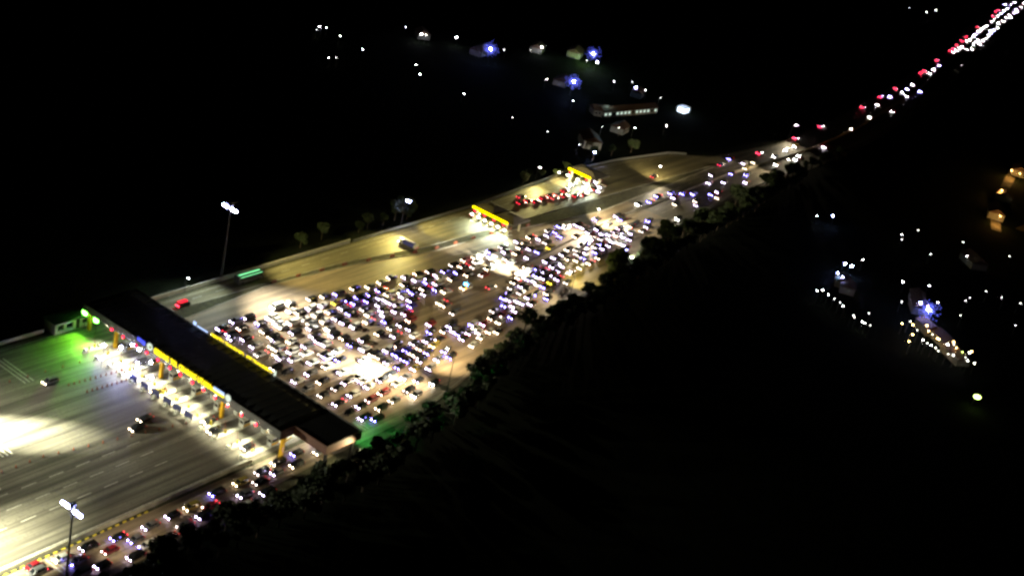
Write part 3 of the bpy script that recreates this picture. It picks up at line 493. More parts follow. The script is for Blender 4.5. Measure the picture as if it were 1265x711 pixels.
DATA = '''-138.3,-44,0,2,3,1 -137.9,-41.9,0,3,3,1 -131.3,-43.3,0,1,7,1 -130.7,-50,0,2,3,1 -128.8,-46.1,0,2,1,1 -125.5,-50.7,0,0,0,1 -123.8,-43.5,0,0,0,1 -120.8,-47.4,0,3,0,1
-116.2,-44.7,0,0,1,1 -113.5,-47.7,0,2,1,1 -112.8,-51.1,0,1,1,1 -107.3,-45.6,0,0,0,1 -100.4,-45.6,0,0,0,1 -94.3,-45.6,0,5,0,1 -90.3,-48.1,0,3,0,1 -87.3,20.6,0,2,6,2
-85.2,-44.8,0,0,1,1 -82.7,-10.6,0,0,6,2 -79.9,-49.4,0,0,0,1 -78,-8.1,0,0,6,2 -77.2,-45,0,5,0,1 -72.7,-47.6,0,0,0,1 -69.3,-44.6,0,0,0,1 -66.4,-23,0,0,6,2
-66.2,-47.1,0,0,0,1 -66,0.9,0,5,6,2 -64.5,-18.5,0,0,6,2 -64.4,-33.9,0,0,6,2 -62.6,-43.9,0,0,0,1 -59.3,-47.5,0,0,0,1 -55.3,-43.7,0,0,1,1 -49.3,-46.8,0,2,0,1
-47,-43.2,0,0,0,1 -29.2,16.8,-0.03,0,0,0 -28.5,-21.3,0.01,0,3,0 -27.9,-7.6,-0.01,0,0,0 -27.5,-16.5,0.01,1,0,0 -27.5,-37.3,0.03,8,0,0 -27,-11.2,-0,0,3,0 -27,-26.4,0.02,0,0,0
-26.5,12.4,-0.03,2,0,0 -26.4,-32.1,0.03,0,0,0 -26.2,0.9,-0.02,1,0,0 -25.8,-41.9,0.04,0,0,0 -25.3,18.9,-0.04,0,0,0 -25.2,14.6,-0.04,0,0,0 -23.9,5.3,-0.02,1,0,0 -23.5,10.2,-0.03,0,0,0
-22.9,-44.4,0.04,0,1,0 -21.9,-4.2,-0.01,1,0,0 -21.8,-36.9,0.03,0,0,0 -21.5,-20.9,0.01,0,0,0 -21.4,-2,-0.01,1,0,0 -21.1,-15.5,0,0,0,0 -20.3,-26.1,0.02,0,0,0 -19.9,15.7,-0.04,0,0,0
-19.4,-6.9,-0.01,1,0,0 -19.1,0.1,-0.02,1,0,0 -19.1,2.2,-0.02,1,0,0 -19,-31.2,0.03,1,0,0 -18.4,20.2,-0.05,2,0,0 -17.4,-41,0.04,0,0,0 -16.5,-36.2,0.03,0,0,0 -16.4,-3.1,-0.01,1,0,0
-15.9,-11.2,-0,1,0,0 -15.5,4.5,-0.03,0,0,0 -15.3,-25.5,0.02,2,0,0 -15.2,6.6,-0.03,0,0,0 -14.5,10.5,-0.03,0,0,0 -13.8,-15.4,0,1,0,0 -13.6,-6.2,-0.01,1,0,0 -13.3,20,-0.05,0,0,0
-12.5,15.1,-0.04,0,1,0 -12.3,1.5,-0.02,1,0,0 -11.9,-20.4,0.01,1,0,0 -11.3,-30.7,0.03,1,0,0 -10.6,-40.3,0.04,0,0,0 -10.3,-25.3,0.02,1,0,0 -10.3,-27.5,0.02,1,0,0 -10.3,-35.6,0.03,0,0,0
-9.8,-3,-0.01,0,0,0 -9.1,-11.7,0,1,1,0 -9,-9.6,0,0,0,0 -7.9,9.8,-0.03,1,0,0 -7.8,12,-0.03,1,0,0 -7.1,-14.7,0.02,0,1,0 -7,14.1,-0.03,1,0,0 -7,5.1,-0.02,0,0,0
-6.8,16.2,-0.03,1,0,0 -4.7,-30.1,0.06,0,0,0 -4,-5.4,0.01,1,0,0 -4,-10.6,0.02,1,0,0 -3.9,-3.1,0.01,0,0,0 -3.3,0.2,0,0,0,0 -2.9,10,-0.02,6,5,0 -2.4,-34.4,0.08,1,0,0
-2.3,-41.9,0.1,2,5,0 -2.2,-38.9,0.09,0,0,0 -0.9,-19.1,0.05,1,0,0 -0.1,20.5,-0.04,6,5,0 -0.1,4.3,-0,2,0,0 0.3,-29.1,0.08,0,0,0 2,6.4,-0,2,0,0 2.1,9.7,-0.01,1,0,0
2.4,16,-0.03,1,0,0 2.8,-2.7,0.03,0,0,0 3.1,-33.1,0.11,2,0,0 3.7,-10,0.05,0,1,0 4,13.8,-0.02,0,0,0 4.3,-5.6,0.04,0,0,0 4.5,0.8,0.02,2,5,0 4.9,-36.7,0.14,0,0,0
5,-14.1,0.07,1,0,0 5.1,-18,0.08,0,0,0 5.2,-20.1,0.08,0,0,0 5.2,-24,0.1,0,0,0 5.3,19.9,-0.04,2,0,0 5.9,-28,0.11,0,1,0 7,5.6,0.01,1,0,0 7.8,9.7,-0,1,0,0
8.2,-40.3,0.17,0,5,0 9.2,-9.8,0.07,0,0,0 9.4,14.2,-0.01,1,0,0 10,-31.2,0.15,5,0,0 11.1,-18.6,0.11,1,0,0 11.5,-24,0.13,0,1,0 11.5,-26.7,0.15,0,1,0 11.5,-21.8,0.13,4,1,0
12.1,1.5,0.04,0,0,0 12.2,4.6,0.03,0,0,0 13.3,-2.2,0.06,1,0,0 13.5,9.2,0.01,0,0,0 14.3,18.8,-0.03,0,0,0 14.4,13.3,-0.01,1,0,0 14.5,-33.6,0.19,0,0,0 15.6,-29,0.17,0,0,0
16.1,-17.8,0.13,0,0,0 16.5,-26.7,0.16,0,0,0 16.6,-22,0.14,4,1,0 16.7,-9.7,0.09,0,0,0 16.7,-24.5,0.16,0,0,0 18.7,4.8,0.03,0,1,0 19.4,8.7,0.01,0,0,0 19.7,17.8,-0.03,0,0,0
19.7,-2.1,0.06,1,0,0 20,12.4,-0.01,5,2,0 20.6,-13.3,0.11,0,0,0 21.3,-31.4,0.19,0,0,0 21.6,-26.8,0.17,0,1,0 21.8,-23.6,0.15,0,0,0 22.4,-20.2,0.14,0,0,0 23.3,-9.4,0.09,0,0,0
23.6,1,0.05,1,0,0 25,12.2,-0,0,1,0 25,4.4,0.03,0,0,0 25.5,17,-0.03,0,1,0 25.6,-5.1,0.07,0,1,0 25.7,9.2,0.01,0,1,0 26.1,-16.9,0.13,1,0,0 26.2,-32.6,0.2,0,1,0
27.1,-24.8,0.16,5,0,0 27.7,-21.4,0.15,0,0,0 27.7,-29.2,0.18,0,1,0 28.1,-1.9,0.06,1,0,0 28.3,-9.5,0.09,0,0,0 28.8,-13,0.11,0,0,0 30.2,11.4,-0,0,1,0 30.4,0.4,0.05,0,0,0
31.2,7.8,0.02,0,1,0 31.9,-23.1,0.16,0,0,0 32.2,3.8,0.03,1,0,0 33.4,-18.1,0.13,0,1,0 33.4,16.7,-0.03,0,0,0 33.5,-8.9,0.09,0,0,0 34.2,-2.1,0.06,2,0,0 35.3,11.1,-0.01,0,1,0
35.9,-4.9,0.07,3,0,0 36.2,7.3,0.01,1,0,0 37.2,5.2,0.01,1,0,0 37.2,3,0.02,1,0,0 37.5,-14.5,0.11,3,0,0 37.9,0.2,0.04,1,0,0 37.9,-20.2,0.15,0,0,0 38.9,-31.8,0.2,1,0,0
39.3,14.9,-0.05,0,0,0 39.9,-27,0.18,0,0,0 41,11.3,-0.03,0,1,0 41.1,-21.9,0.16,0,0,0 41.2,7.4,-0.01,1,0,0 41.3,-24.1,0.16,0,1,0 41.7,-2.4,0.04,4,1,0 43,-19.1,0.13,0,0,0
44.5,3.7,-0,1,0,0 44.7,-25.7,0.16,0,0,0 45.2,0.5,0.01,0,0,0 46,15.1,-0.08,0,0,0 46.2,6.7,-0.03,1,0,0 46.2,-29.8,0.18,1,0,0 48.6,-27.2,0.16,1,0,0 49.7,-24.7,0.15,1,0,0
50.4,3.8,-0.03,0,1,0 51,-22.4,0.13,1,1,0 51.2,6.5,-0.05,0,1,0 51.5,-13.5,0.07,0,0,0 51.7,15.8,-0.11,0,0,0 51.9,-28.9,0.16,1,0,0 52,9.8,-0.08,0,0,0 53.2,-6.1,0.02,1,0,0
53.2,-8.2,0.02,0,0,0 53.3,1,-0.03,0,0,0 54.5,-30.6,0.16,0,0,0 55,-24.3,0.13,3,0,0 56.3,3.9,-0.06,0,0,0 57.6,13.4,-0.13,0,0,0 59.1,9.8,-0.11,1,0,0 60.2,1,-0.05,0,1,0
60.9,-23.2,0.1,0,0,0 61.1,-26.4,0.12,1,0,0 61.3,6.6,-0.09,0,1,0 61.8,-1.5,-0.04,1,0,0 63.5,13,-0.13,0,0,0 64,9.1,-0.11,0,0,0 64,4.2,-0.08,1,0,0 65.9,-23.5,0.09,0,0,0
66.2,-20,0.07,0,0,0 68.5,-26.6,0.1,0,1,0 68.7,6.2,-0.09,1,0,0 68.9,12,-0.13,0,0,0 69.7,8.7,-0.11,1,0,0 70.8,-3.3,-0.03,7,0,0 70.8,-22.4,0.08,1,0,0 72,3.7,-0.07,0,0,0
73.5,-19.7,0.07,0,1,0 73.6,-24.3,0.09,1,0,0 74.7,9.1,-0.1,0,1,0 75.8,-21.7,0.08,1,0,0 77.9,-15.8,0.06,0,1,0 78.3,6.3,-0.07,0,1,0 78.9,-17.9,0.07,1,0,0 79.6,-7.8,0.01,0,4,0
80.3,2.8,-0.05,0,0,0 80.7,-20,0.08,1,0,0 80.9,-22.1,0.09,1,0,0 81.6,11.1,-0.09,0,0,0 82.9,-14.6,0.05,0,1,0 83.7,-24,0.1,0,0,0 84.1,8.6,-0.07,0,0,0 85.6,0,-0.02,0,0,0
86.8,-20.3,0.09,0,0,0 87,-12.2,0.05,0,0,0 87,-16.5,0.07,0,0,0 87.8,5.9,-0.05,1,0,0 89.5,11.6,-0.07,0,0,0 91.8,-20.1,0.09,0,1,0 91.9,-15.9,0.07,0,0,0 92,2.4,-0.02,1,0,0
92.2,-9.9,0.04,0,0,0 92.2,-13.5,0.06,0,0,0 92.5,8.4,-0.05,1,0,0 93,-24.6,0.11,0,1,0 95,11.3,-0.07,1,0,0 96.5,-22.1,0.1,0,0,0 97.2,-8.5,0.03,1,0,0 97.6,3.7,-0.03,1,0,0
99.1,-15.7,0.07,1,0,0 99.7,-11.1,0.05,0,0,0 99.8,-18.1,0.08,0,1,0 100.1,11.7,-0.07,1,0,0 100.1,-6.2,0.03,1,0,0 100.4,-13.5,0.06,1,0,0 101.5,8.4,-0.05,1,0,0 105.1,1.4,-0.01,1,0,0
105.1,-6.7,0.03,1,0,0 105.3,-17.4,0.08,5,2,0 105.4,11.6,-0.06,0,1,0 105.4,-10.8,0.05,0,1,0 105.9,4.4,-0.03,0,0,0 106,-13.6,0.07,0,0,0 107.2,-4.5,0.03,1,0,0 110.1,-6.8,0.03,0,1,0
110.8,8.4,-0.04,0,0,0 110.8,-17,0.09,0,0,0 111.2,-9.7,0.05,0,0,0 111.4,-20.7,0.11,0,0,0 111.6,-13.3,0.07,0,0,0 113.4,11.9,-0.05,0,0,0 113.8,5.3,-0.02,0,0,0 115.2,0.6,0,1,0,0
117.5,-12.6,0.07,0,0,0 118.2,-9.5,0.06,0,0,0 119.6,-5.1,0.04,0,0,0 120,7.9,-0.02,0,0,0 120,-16.4,0.09,0,0,0 122.6,-11.4,0.08,1,0,0 122.9,5.1,-0,0,0,0 124,-8.7,0.07,1,0,0
124.1,12,-0.04,0,0,0 124.1,1.8,0.02,0,1,0 125.2,9.2,-0.02,0,0,0 125.8,-4.8,0.05,0,0,0 128,37.7,0,0,4,3 128.3,-15.7,0.12,1,0,0 130.2,-8.3,0.08,0,0,0 131.6,1.5,0.03,5,2,0
131.6,-4.7,0.06,0,0,0 132.4,12,-0.03,0,0,0 132.5,-10.9,0.1,0,0,0 134.6,5.4,0.01,0,0,0 135,8.9,-0.01,0,0,0 135.6,-15.1,0.14,0,0,0 137.7,-7.5,0.1,0,0,0 137.9,-3.1,0.07,0,0,0
137.9,-11,0.12,0,1,0 141,-5.1,0.09,1,0,0 141.5,9.4,-0.01,0,0,0 142.7,-7.6,0.11,0,0,0 143.5,-14.2,0.17,0,0,0 145,11.8,-0.03,0,0,0 146.3,6.1,0.01,0,1,0 146.7,-3.7,0.09,0,1,0
147.3,-10.4,0.14,0,1,0 147.7,9.5,-0.01,0,1,0 151.2,-7.4,0.12,0,0,0 151.9,2.9,0.04,0,0,0 152.3,-3.4,0.09,0,1,0 153.3,-9.8,0.15,0,0,0 154.4,12.4,-0.04,0,1,0 155.2,10.1,-0.02,0,0,0
156.4,-6.5,0.12,0,1,0 157.2,-2.3,0.09,1,1,0 157.8,35.9,0,0,4,3 158.8,-9.4,0.15,0,0,0 161.1,-4,0.12,0,0,0 161.2,2.5,0.05,0,0,0 162.8,35.9,0,0,4,3 163.2,9.6,-0.01,0,0,0
163.3,6.7,0.01,1,0,0 163.3,40.1,0,0,4,3 163.5,-14.9,0.21,0,1,0 164.1,-8,0.14,1,0,0 165,-5.7,0.13,1,0,0 165.3,-10,0.15,1,0,0 165.7,-12.1,0.17,1,0,0 165.8,33.7,0,0,4,3
166.6,-1.2,0.1,1,0,0 168.1,2.5,0.05,0,0,0 168.7,-3.1,0.1,1,0,0 171,-5.2,0.13,1,0,0 172.6,34.8,0,0,4,3 172.9,-7.4,0.15,1,0,0 173.2,-10.4,0.18,0,0,0 173.6,-2.3,0.1,0,0,0
175.9,-4.6,0.13,0,0,0 177.3,9.1,-0.01,0,1,0 177.4,32,0,1,4,3 177.6,34.6,0,0,4,3 177.7,3.6,0.04,0,0,0 178.6,-1.6,0.1,0,0,0 179.8,-7,0.15,0,0,0 181.2,-3.9,0.11,1,0,0
182.6,34,0,1,4,3 183.6,-0.9,0.09,1,0,0 184.4,31.3,0,0,4,3 186.2,-2.8,0.09,0,0,0 186.7,-8.5,0.14,0,0,0 188.4,3.4,0.04,0,1,0 189.6,34.9,0,0,4,3 189.7,6.3,0.02,0,0,0
190,28.7,0,0,4,3 191.2,-2.1,0.08,0,0,0 193.3,-6.9,0.11,0,0,0 194.8,36,0,1,0,3 195.1,28.1,0,0,4,3 200.1,-3.7,0.07,0,1,0 201,29.4,0,1,0,3 201.2,37.5,0,1,0,3
205,33.2,0,1,0,3 206,29.6,0,0,4,3 206.9,27.1,0,1,0,3 209.8,36.4,0,1,0,3 210,33.6,0,0,4,3 211.9,9.4,0.1,0,5,4 212.4,29.9,0,1,0,3 216.2,-9.3,0.1,0,5,4
216.2,34.4,0,1,0,3 220.7,8.5,0.1,0,1,4 237.7,5.5,0.1,0,0,4 240.5,-5,0.1,0,0,4 241,9,0.1,0,1,4 245.1,-2.2,0.1,0,0,4 247.2,6.1,0.1,0,1,4 251,25,0.1,0,4,4
260.6,-5.3,0.1,0,0,4 261.5,-1.6,0.1,0,1,4 274.7,7.1,0.09,1,0,4 296.6,-2,0.07,5,0,4 299.7,8,0.07,0,1,4 305,17.6,0.07,9,4,4 315.9,8.4,0.07,5,0,4 319.9,19.8,0.07,0,1,4
329.3,10.8,0.07,0,0,4 340.6,3,0.07,5,0,4 346.7,16.5,0.07,0,4,4 370.1,3.4,0.05,1,0,4 370.2,11.7,0.05,0,0,4 382.9,12.2,0.02,5,0,4 396.7,18.8,-0,0,4,4 403.1,3.4,-0,0,0,4
436.9,21.8,-0,9,4,4 457,10.2,0.05,5,0,4 496.5,15.2,0.11,1,0,4 513,27.3,0.11,0,4,4 530.5,13.7,0.11,0,0,4 533.3,25.1,0.11,0,0,4 553.8,31.9,0.11,0,4,4 564.7,29.1,0.11,1,1,4
582.5,23.9,0.11,0,0,4 588.9,29.7,0.11,0,0,4 590.8,35.8,0.11,0,4,4 602.8,31.9,0.13,0,1,4 607.4,24.5,0.13,1,1,4 619.7,34.6,0.15,0,0,4 662,44.9,0.17,0,4,4 672.2,41.3,0.17,0,0,4
672.8,46,0.17,0,4,4 689,44.5,0.17,0,0,4 709.2,47.5,0.17,0,1,4 723.5,54.6,0.17,0,4,4 773.5,59.5,0.18,0,0,4 774.4,62.5,0.18,0,4,4 784.7,60.8,0.18,0,0,4 785,64,0.18,0,4,4
796,62.1,0.18,0,0,4 802.4,58.1,0.18,0,0,4 804.8,67.5,0.18,0,4,4 808.8,64.2,0.18,0,0,4 811.2,56.9,0.18,0,0,4 829.1,71.3,0.18,0,4,4 832.2,62.5,0.18,0,0,4 835.6,69.6,0.18,0,0,4
843.3,60.7,0.18,0,0,4 845.7,64.7,0.18,0,0,4 847.9,71,0.18,0,0,4 852.3,75.7,0.18,0,4,4 858.1,67.2,0.18,0,0,4 860.9,64.2,0.18,5,0,4 864.4,73.8,0.18,0,0,4 877.9,76.4,0.18,0,1,4
878.3,66.7,0.18,0,0,4 894.1,69.9,0.18,0,0,4 894.5,79.5,0.18,0,0,4 907.2,81.3,0.18,0,0,4 910.3,73.2,0.18,0,1,4 914.2,87,0.18,0,4,4 917.4,76.3,0.18,0,0,4 922.3,83.8,0.18,0,0,4
925.4,75.6,0.18,0,1,4 933.3,84.9,0.18,5,0,4 943.1,77.6,0.18,5,0,4 965,90.2,0.18,0,0,4 968.9,85.5,0.18,5,0,4 981.4,93,0.18,0,0,4 987.8,86.3,0.17,5,0,4 995,99.1,0.16,9,4,4
1003.9,97.1,0.15,0,0,4 1009.6,90.5,0.15,5,0,4 1022.8,90.2,0.13,0,0,4 1024.6,100.6,0.13,0,1,4 1024.6,106,0.13,0,4,4 1031.2,93.7,0.12,0,0,4 1037.3,107.4,0.12,0,4,4 1045.8,104.2,0.12,0,0,4
1053.4,97,0.12,0,0,4 1065,107.1,0.12,0,0,4 1065.6,97.2,0.12,0,0,4 1073.7,101.1,0.12,0,1,4 1085.8,115.5,0.12,0,1,4 1096.6,113.3,0.12,0,1,4 1099.9,104,0.12,5,0,4 1118.1,116.2,0.12,0,0,4
1128.2,109.8,0.12,0,0,4'''
cars = []
for t in DATA.split():
    x, y, th, pc, lc, z = t.split(','); cars.append([float(x), float(y), float(th), 'kwgruyvPnb'[int(pc)] + 'wbynRBL1'[int(lc)] + 'QSLXH'[int(z)]])
COLN = dict(k='black', w='white', g='silver grey', r='maroon', u='blue', y='gold', v='white', P='white', b='blue')
CX, CY = -300, -245
for x, y, s in ((-106.6, -51.6, 'kw'), (-100.6, -50.4, 'gw'), (-88, -52.6, 'kb'), (-94.2, -50, 'kw'), (-82.6, -53, 'ww'), (-74.5, -52, 'kw'), (-117.5, -52.6, 'kw')): cars.append([x, y, .02, s + 'S'])
for x, y, s in ((231, .5, 'kw'), (252, 3, 'wb'), (268, -1.5, 'kw'), (284, 3.5, 'gw'), (307, 3, 'kb'), (322, 12.5, 'ww'), (352, 9.5, 'kw'), (362, 1.5, 'kw'), (231, 10.5, 'kb'), (286, 12, 'kw')): cars.append([x, y, -.02, s + 'H'])
cars.sort(key=lambda c: (c[0] - CX) ** 2 + (c[1] - CY) ** 2)
protos = {}; used = set(); far = []
def qrow(c):
    l = interp([(-45, 34), (5, 31), (42, 28), (77, 21), (110, 17.5), (187, 13), (298, 13)], c[0]); r = interp([(-45, -47), (0, -45), (53, -33), (130, -23), (186, -11), (277, -2)], c[0])
    return min(13, max(0, int((l - c[1]) / (l - r) * 14)))
for i, c in enumerate(cars): c.append(i < 300); c.append(rnd.random())
rows = {}
for c in cars:
    z = c[3][2]; c.append('Q%d' % qrow(c) if z == 'Q' else z)
    rows.setdefault(c[-1], []).append(c)
for k, v in rows.items():
    v.sort(key=lambda c: c[0])
    for i, c in enumerate(v): c.append(i)
GROUP = dict(Q='cars queueing before the toll canopy', S='cars in the service lane beside the trees', L='cars driving away from the toll booths', X='cars waiting at the farthest ramp gate', H='cars on the highway beyond the queue')
for i, c in enumerate(cars):
    x, y, th, code, single, rr, row, k = c; pc, lc, z = code
    paint = pc if pc in 'kwgruy' else {'v': 'w', 'P': 'w', 'n': 'k', 'b': 'u'}.get(pc, 'k')
    if pc == 'k' and rr > .8: paint = 'g'
    if pc == 'k' and .72 < rr < .76: paint = 'r'
    kind = 'van' if pc in 'vP' else ('minivan' if rr * 7 % 1 < .45 else 'hatchback' if rr * 7 % 1 < .75 else 'sedan')
    light = {'w': 'white' if rr * 5 % 1 < .5 else 'soft' if rr * 5 % 1 < .65 else 'warm', 'b': 'cool', 'y': 'yel', 'n': 'lens', 'R': 'warm', 'B': 'high', 'L': 'warm', '1': 'warm'}[lc] if pc != 'n' else 'lens'
    if x > 330: light = 'distblue' if lc == 'b' else 'distant'
    brake = 'hot' if lc == 'R' and x > 330 else 'brake' if lc == 'R' or rr * 13 % 1 < .25 else 'tail'
    rz = th + (math.pi if lc == 'R' else 0) + (rr - .5) * .06
    if not single: far.append((x, y, rz, kind, paint, light, brake)); continue
    det = i < 190
    key = (kind, paint, light, brake, det)
    if key not in protos: protos[key] = o = make_car(*key)
    else: o = copy_tree(protos[key])
    o.location = (x, y, 0); o.rotation_euler = (0, 0, rz)
    state = dict(warm='with warm headlights', cool='with bluish headlights', yel='with yellow headlights', lens='with headlights off', high='on glaring full beam', white='with white headlights', soft='with dim headlights', distant='with glaring headlights', distblue='with glaring bluish lights')[light]
    what = f'{COLN[paint]} {kind} {state}'
    if lc == 'R': what = f'{COLN[paint]} {kind} showing red tail lights'
    if z == 'Q': lab = f'{what}, {ordn(k)} from canopy in {ordn(int(row[1:]))} file from separator'
    elif z == 'S': lab = f'{what} in the service lane, {ordn(k)} from near corner'
    elif z == 'L': lab = f'{what} past the booths, {ordn(k)} from the empty side'
    elif z == 'X': lab = f'{what} at the farthest ramp gate, {ordn(k)} in the cluster'
    else: lab = f'{what} on the highway beyond, {ordn(k)} going out'
    if len(lab.split()) > 16: lab = lab.replace('with glaring', 'with').replace('going out', 'out').replace('in the cluster', 'in cluster').replace('on glaring full beam', 'on full beam')
    tag(o, lab, 'car', GROUP[z])
b = MB()
allm = list(PAINT.values()) + [M['glass'], E_['warm'], E_['white'], E_['soft'], E_['distant'], E_['distblue'], E_['cool'], E_['yel'], E_['high'], M['lens'], E_['tail'], E_['brake'], E_['hot']]
idx = {m.name: i for i, m in enumerate(allm)}
def bake(me, mx, mname):
    b.cur = idx[mname]; b.add([mx @ v.co for v in me.vertices], [tuple(p.vertices) for p in me.polygons])
for (x, y, rz, kind, paint, light, brake) in far:
    mx = Matrix.Translation((x, y, 0)) @ Matrix.Rotation(rz, 4, 'Z'); bm_, gm = car_meshes(kind, paint)[:2]; Ln, hw = KIND[kind][:2]; h = Ln / 2
    bake(bm_, mx, PAINT[paint].name); bake(gm, mx, M['glass'].name)
    for sy in (-1, 1):
        bake(hl_mesh(light), mx @ Matrix.Translation((-h - .02, sy * (hw - .22), .68)), (E_[light] if light in E_ else M[light]).name); bake(tl_mesh(brake), mx @ Matrix.Translation((h + .01, sy * (hw - .2), .82)), E_[brake].name)
tag(b.build('distant_traffic', allm), 'dense stream of tiny car lights on the highway toward the top corner', 'traffic', kind='stuff')
# emergency vehicle's beacons, and the blue lorry that crosses the ramp

for c in cars:
    if c[3][0] == 'P':
        for o in col.objects:
            if o.get('category') == 'car' and abs(o.location.x - c[0]) < .1 and abs(o.location.y - c[1]) < .1:
                o['label'] = 'white rescue van with blue beacon and amber lamps in the gap of the queue'
                q = MB(); q.box(-.9, -.5, -.6, .6, 2.0, 2.3); q.build('beacon', E_['beacon'], o)
                for sx, sy in ((-1.5, .95), (-1.5, -.95), (2.3, .7)): q = MB(); q.ball((sx, sy, 1.2), .14, .14, .14); q.build('amber_lamp', E_['amber'], o)
lt = thing('lorry', 'lorry with a blue tarpaulin standing across the yellow lit ramp', 'lorry', (78.5, 31.2, 0), R(-86)); lt.scale = (.85, .8, .8)
q = MB(); q.box(-4.6, -2.9, -1.15, 1.15, .5, 2.7, .12, .08); q.build('cab', PAINT['w'], lt)
q = MB(); q.box(-4.64, -4.5, -.9, .9, 1.6, 2.4); q.build('windscreen', M['glass'], lt)
q = MB(); q.box(-2.7, 4.6, -1.2, 1.2, .8, 1.0); q.build('chassis', M['dark'], lt)
q = MB(); q.loft([[(x, -1.2, 1.0), (x, 1.2, 1.0), (x, 1.2, 2.6), (x, .6, 3.15), (x, -.6, 3.15), (x, -1.2, 2.6)] for x in (-2.6, 0, 3.4)]); q.build('cargo_cover', M['cover'], lt)
q = MB(); q.box(3.4, 4.5, -1.2, 1.2, 1.0, 2.6); q.build('tailboard', PAINT['w'], lt)
for x in (-3.8, 2.2, 3.4):
    for s in (-1.1, 1.1): q = MB(); q.tube((x, s - .15, .5), (x, s + .15, .5), .5, .5, 12); q.build('wheel', M['rubber'], lt)
for s in (-.85, .85): q = MB(); q.ball((-4.7, s, .9), .1, .25, .2); q.build('headlight', E_['high'], lt)
q = MB(); q.box(4.5, 4.6, -1.1, -.8, 1.1, 1.4); q.box(4.5, 4.6, .8, 1.1, 1.1, 1.4); q.build('taillight', E_['tail'], lt)
bu = thing('bus', 'grey bus with green and blue side lights going down the upper ramp', 'bus', (5, 39.8, 0), 0)
q = MB(); q.loft([ring(x, 1.25, .4, 3.1, .18) for x in (-5.5, -5.3, 5.3, 5.5)]); q.build('body', PAINT['g'], bu)
q = MB(); q.box(-5.2, 5.2, -1.27, 1.27, 1.6, 2.5); q.build('window', M['glass'], bu)
for s in (-1.3, 1.3): q = MB(); q.box(-4.8, 4.8, s - .04, s + .04, 2.78, 2.9); q.build('side_light', E_['grn'], bu)
q = MB(); q.box(-4.8, 4.8, -.15, .15, 3.1, 3.2); q.build('roof_light', E_['grn'], bu)
for x in (-3.6, 3.4):
    for s in (-1.1, 1.1): q = MB(); q.tube((x, s - .15, .5), (x, s + .15, .5), .5, .5, 12); q.build('wheel', M['rubber'], bu)
rc = thing('car', 'dark car with a long red rear light bar on the upper ramp beside the canopy', 'car', (-26, 36.6, 0), math.pi)
bm_, gm, wm, rm = car_meshes('van', 'k'); link('body', bm_, rc); link('window', gm, rc)
q = MB(); q.box(2.42, 2.5, -.8, .8, .8, 1.15); q.build('taillight', E_['brake'], rc); q = MB(); q.box(-1.2, 2.2, -.7, .7, 2.0, 2.12); q.build('roof_light', emit('red_roof_light', (1, .02, .04), 2.2), rc)
# traffic cones and plastic barriers
def make_cone():
    t = thing('traffic_cone', None, 'traffic cone', (0, 0, 0))
    q = MB(); q.box(-.28, .28, -.28, .28, 0, .06); q.build('base', M['rubber'], t)
    q = MB(); q.tube((0, 0, .06), (0, 0, .95), .2, .04, 8); q.build('cone', M['orange'], t); return t
K0 = make_cone(); kn = 0
CONES = [('in the long line across the empty lanes', [(x, -7.4 - max(0, x + 110) * .2) for x in range(-134, -66, 4)]), ('in the far line below the green light', [(-140 + i * 5.5, 29.5 - i * .35) for i in range(15)]),
         ('in the short row beside the shaded lanes', [(-84 + i * 1.7, 17 - i * .15) for i in range(11)]), ('in the second row nearer the booths', [(-82 + i * 1.6, 11.5 - i * .1) for i in range(10)])]
for nm, pts in CONES:
    for i, (x, y) in enumerate(pts):
        o = K0 if kn == 0 else copy_tree(K0); kn += 1; o.location = (x, y, 0); o['group'] = 'traffic cones ' + nm; o['label'] = f'orange traffic cone {nm}, {ordn(i)} toward the booths'

for i in range(13):
    x = 12 + i * 10.8; y = interp(SEP, x) + .9
    q = MB(); q.loft([[(x - 1, y - .28, .06), (x + 1, y - .28, .06), (x + 1, y + .28, .06), (x - 1, y + .28, .06)], [(x - .95, y - .1, .95), (x + .95, y - .1, .95), (x + .95, y + .1, .95), (x - .95, y + .1, .95)]])
    tag(q.build('plastic_barrier', M['orange'] if i % 3 else M['redp']), f'{"orange" if i % 3 else "red"} plastic barrier on the separator, {ordn(i)} from the canopy', 'barrier', 'plastic barriers along the separator')

# ================================================================ trees
def tree_meshes(seed, h, rad, n, leaf=.42):
    r = random.Random(seed); q = MB(); lobes = [(0, 0, h * .72, rad * .8)] + [(r.uniform(-.6, .6) * rad, r.uniform(-.6, .6) * rad, h * r.uniform(.5, .88), rad * r.uniform(.3, .55)) for _ in range(8)]
    for _ in range(n):
        L_ = r.choice(lobes); d = Vector((r.gauss(0, 1), r.gauss(0, 1), r.gauss(0, 1))).normalized() * L_[3] * r.random() ** .45
        c = Vector(L_[:3]) + Vector((d.x, d.y, d.z * .85)); u = Vector((r.gauss(0, 1), r.gauss(0, 1), r.gauss(0, 1))).normalized(); v = u.orthogonal().normalized(); s = leaf * r.uniform(.6, 1.4)
        q.add([c - u * s, c + v * s * .6, c + u * s, c - v * s * .6], [(0, 1, 2, 3)])
    t = MB(); t.tube((0, 0, 0), (0, 0, h * .55), h * .035, h * .02, 8)
    for k in range(5):
        a = k * 1.3 + r.random(); t.tube((0, 0, h * (.3 + .05 * k)), (math.cos(a) * rad * .6, math.sin(a) * rad * .6, h * (.55 + .06 * k)), h * .015, h * .006, 5)
    return q.mesh('crown', M['leaf']), t.mesh('trunk', M['bark'])
TM = [tree_meshes(s, 7, rr_, n) for s, rr_, n in ((1, 2.6, 1300), (2, 3.2, 1700), (3, 2.2, 1000), (4, 3.5, 1900))]
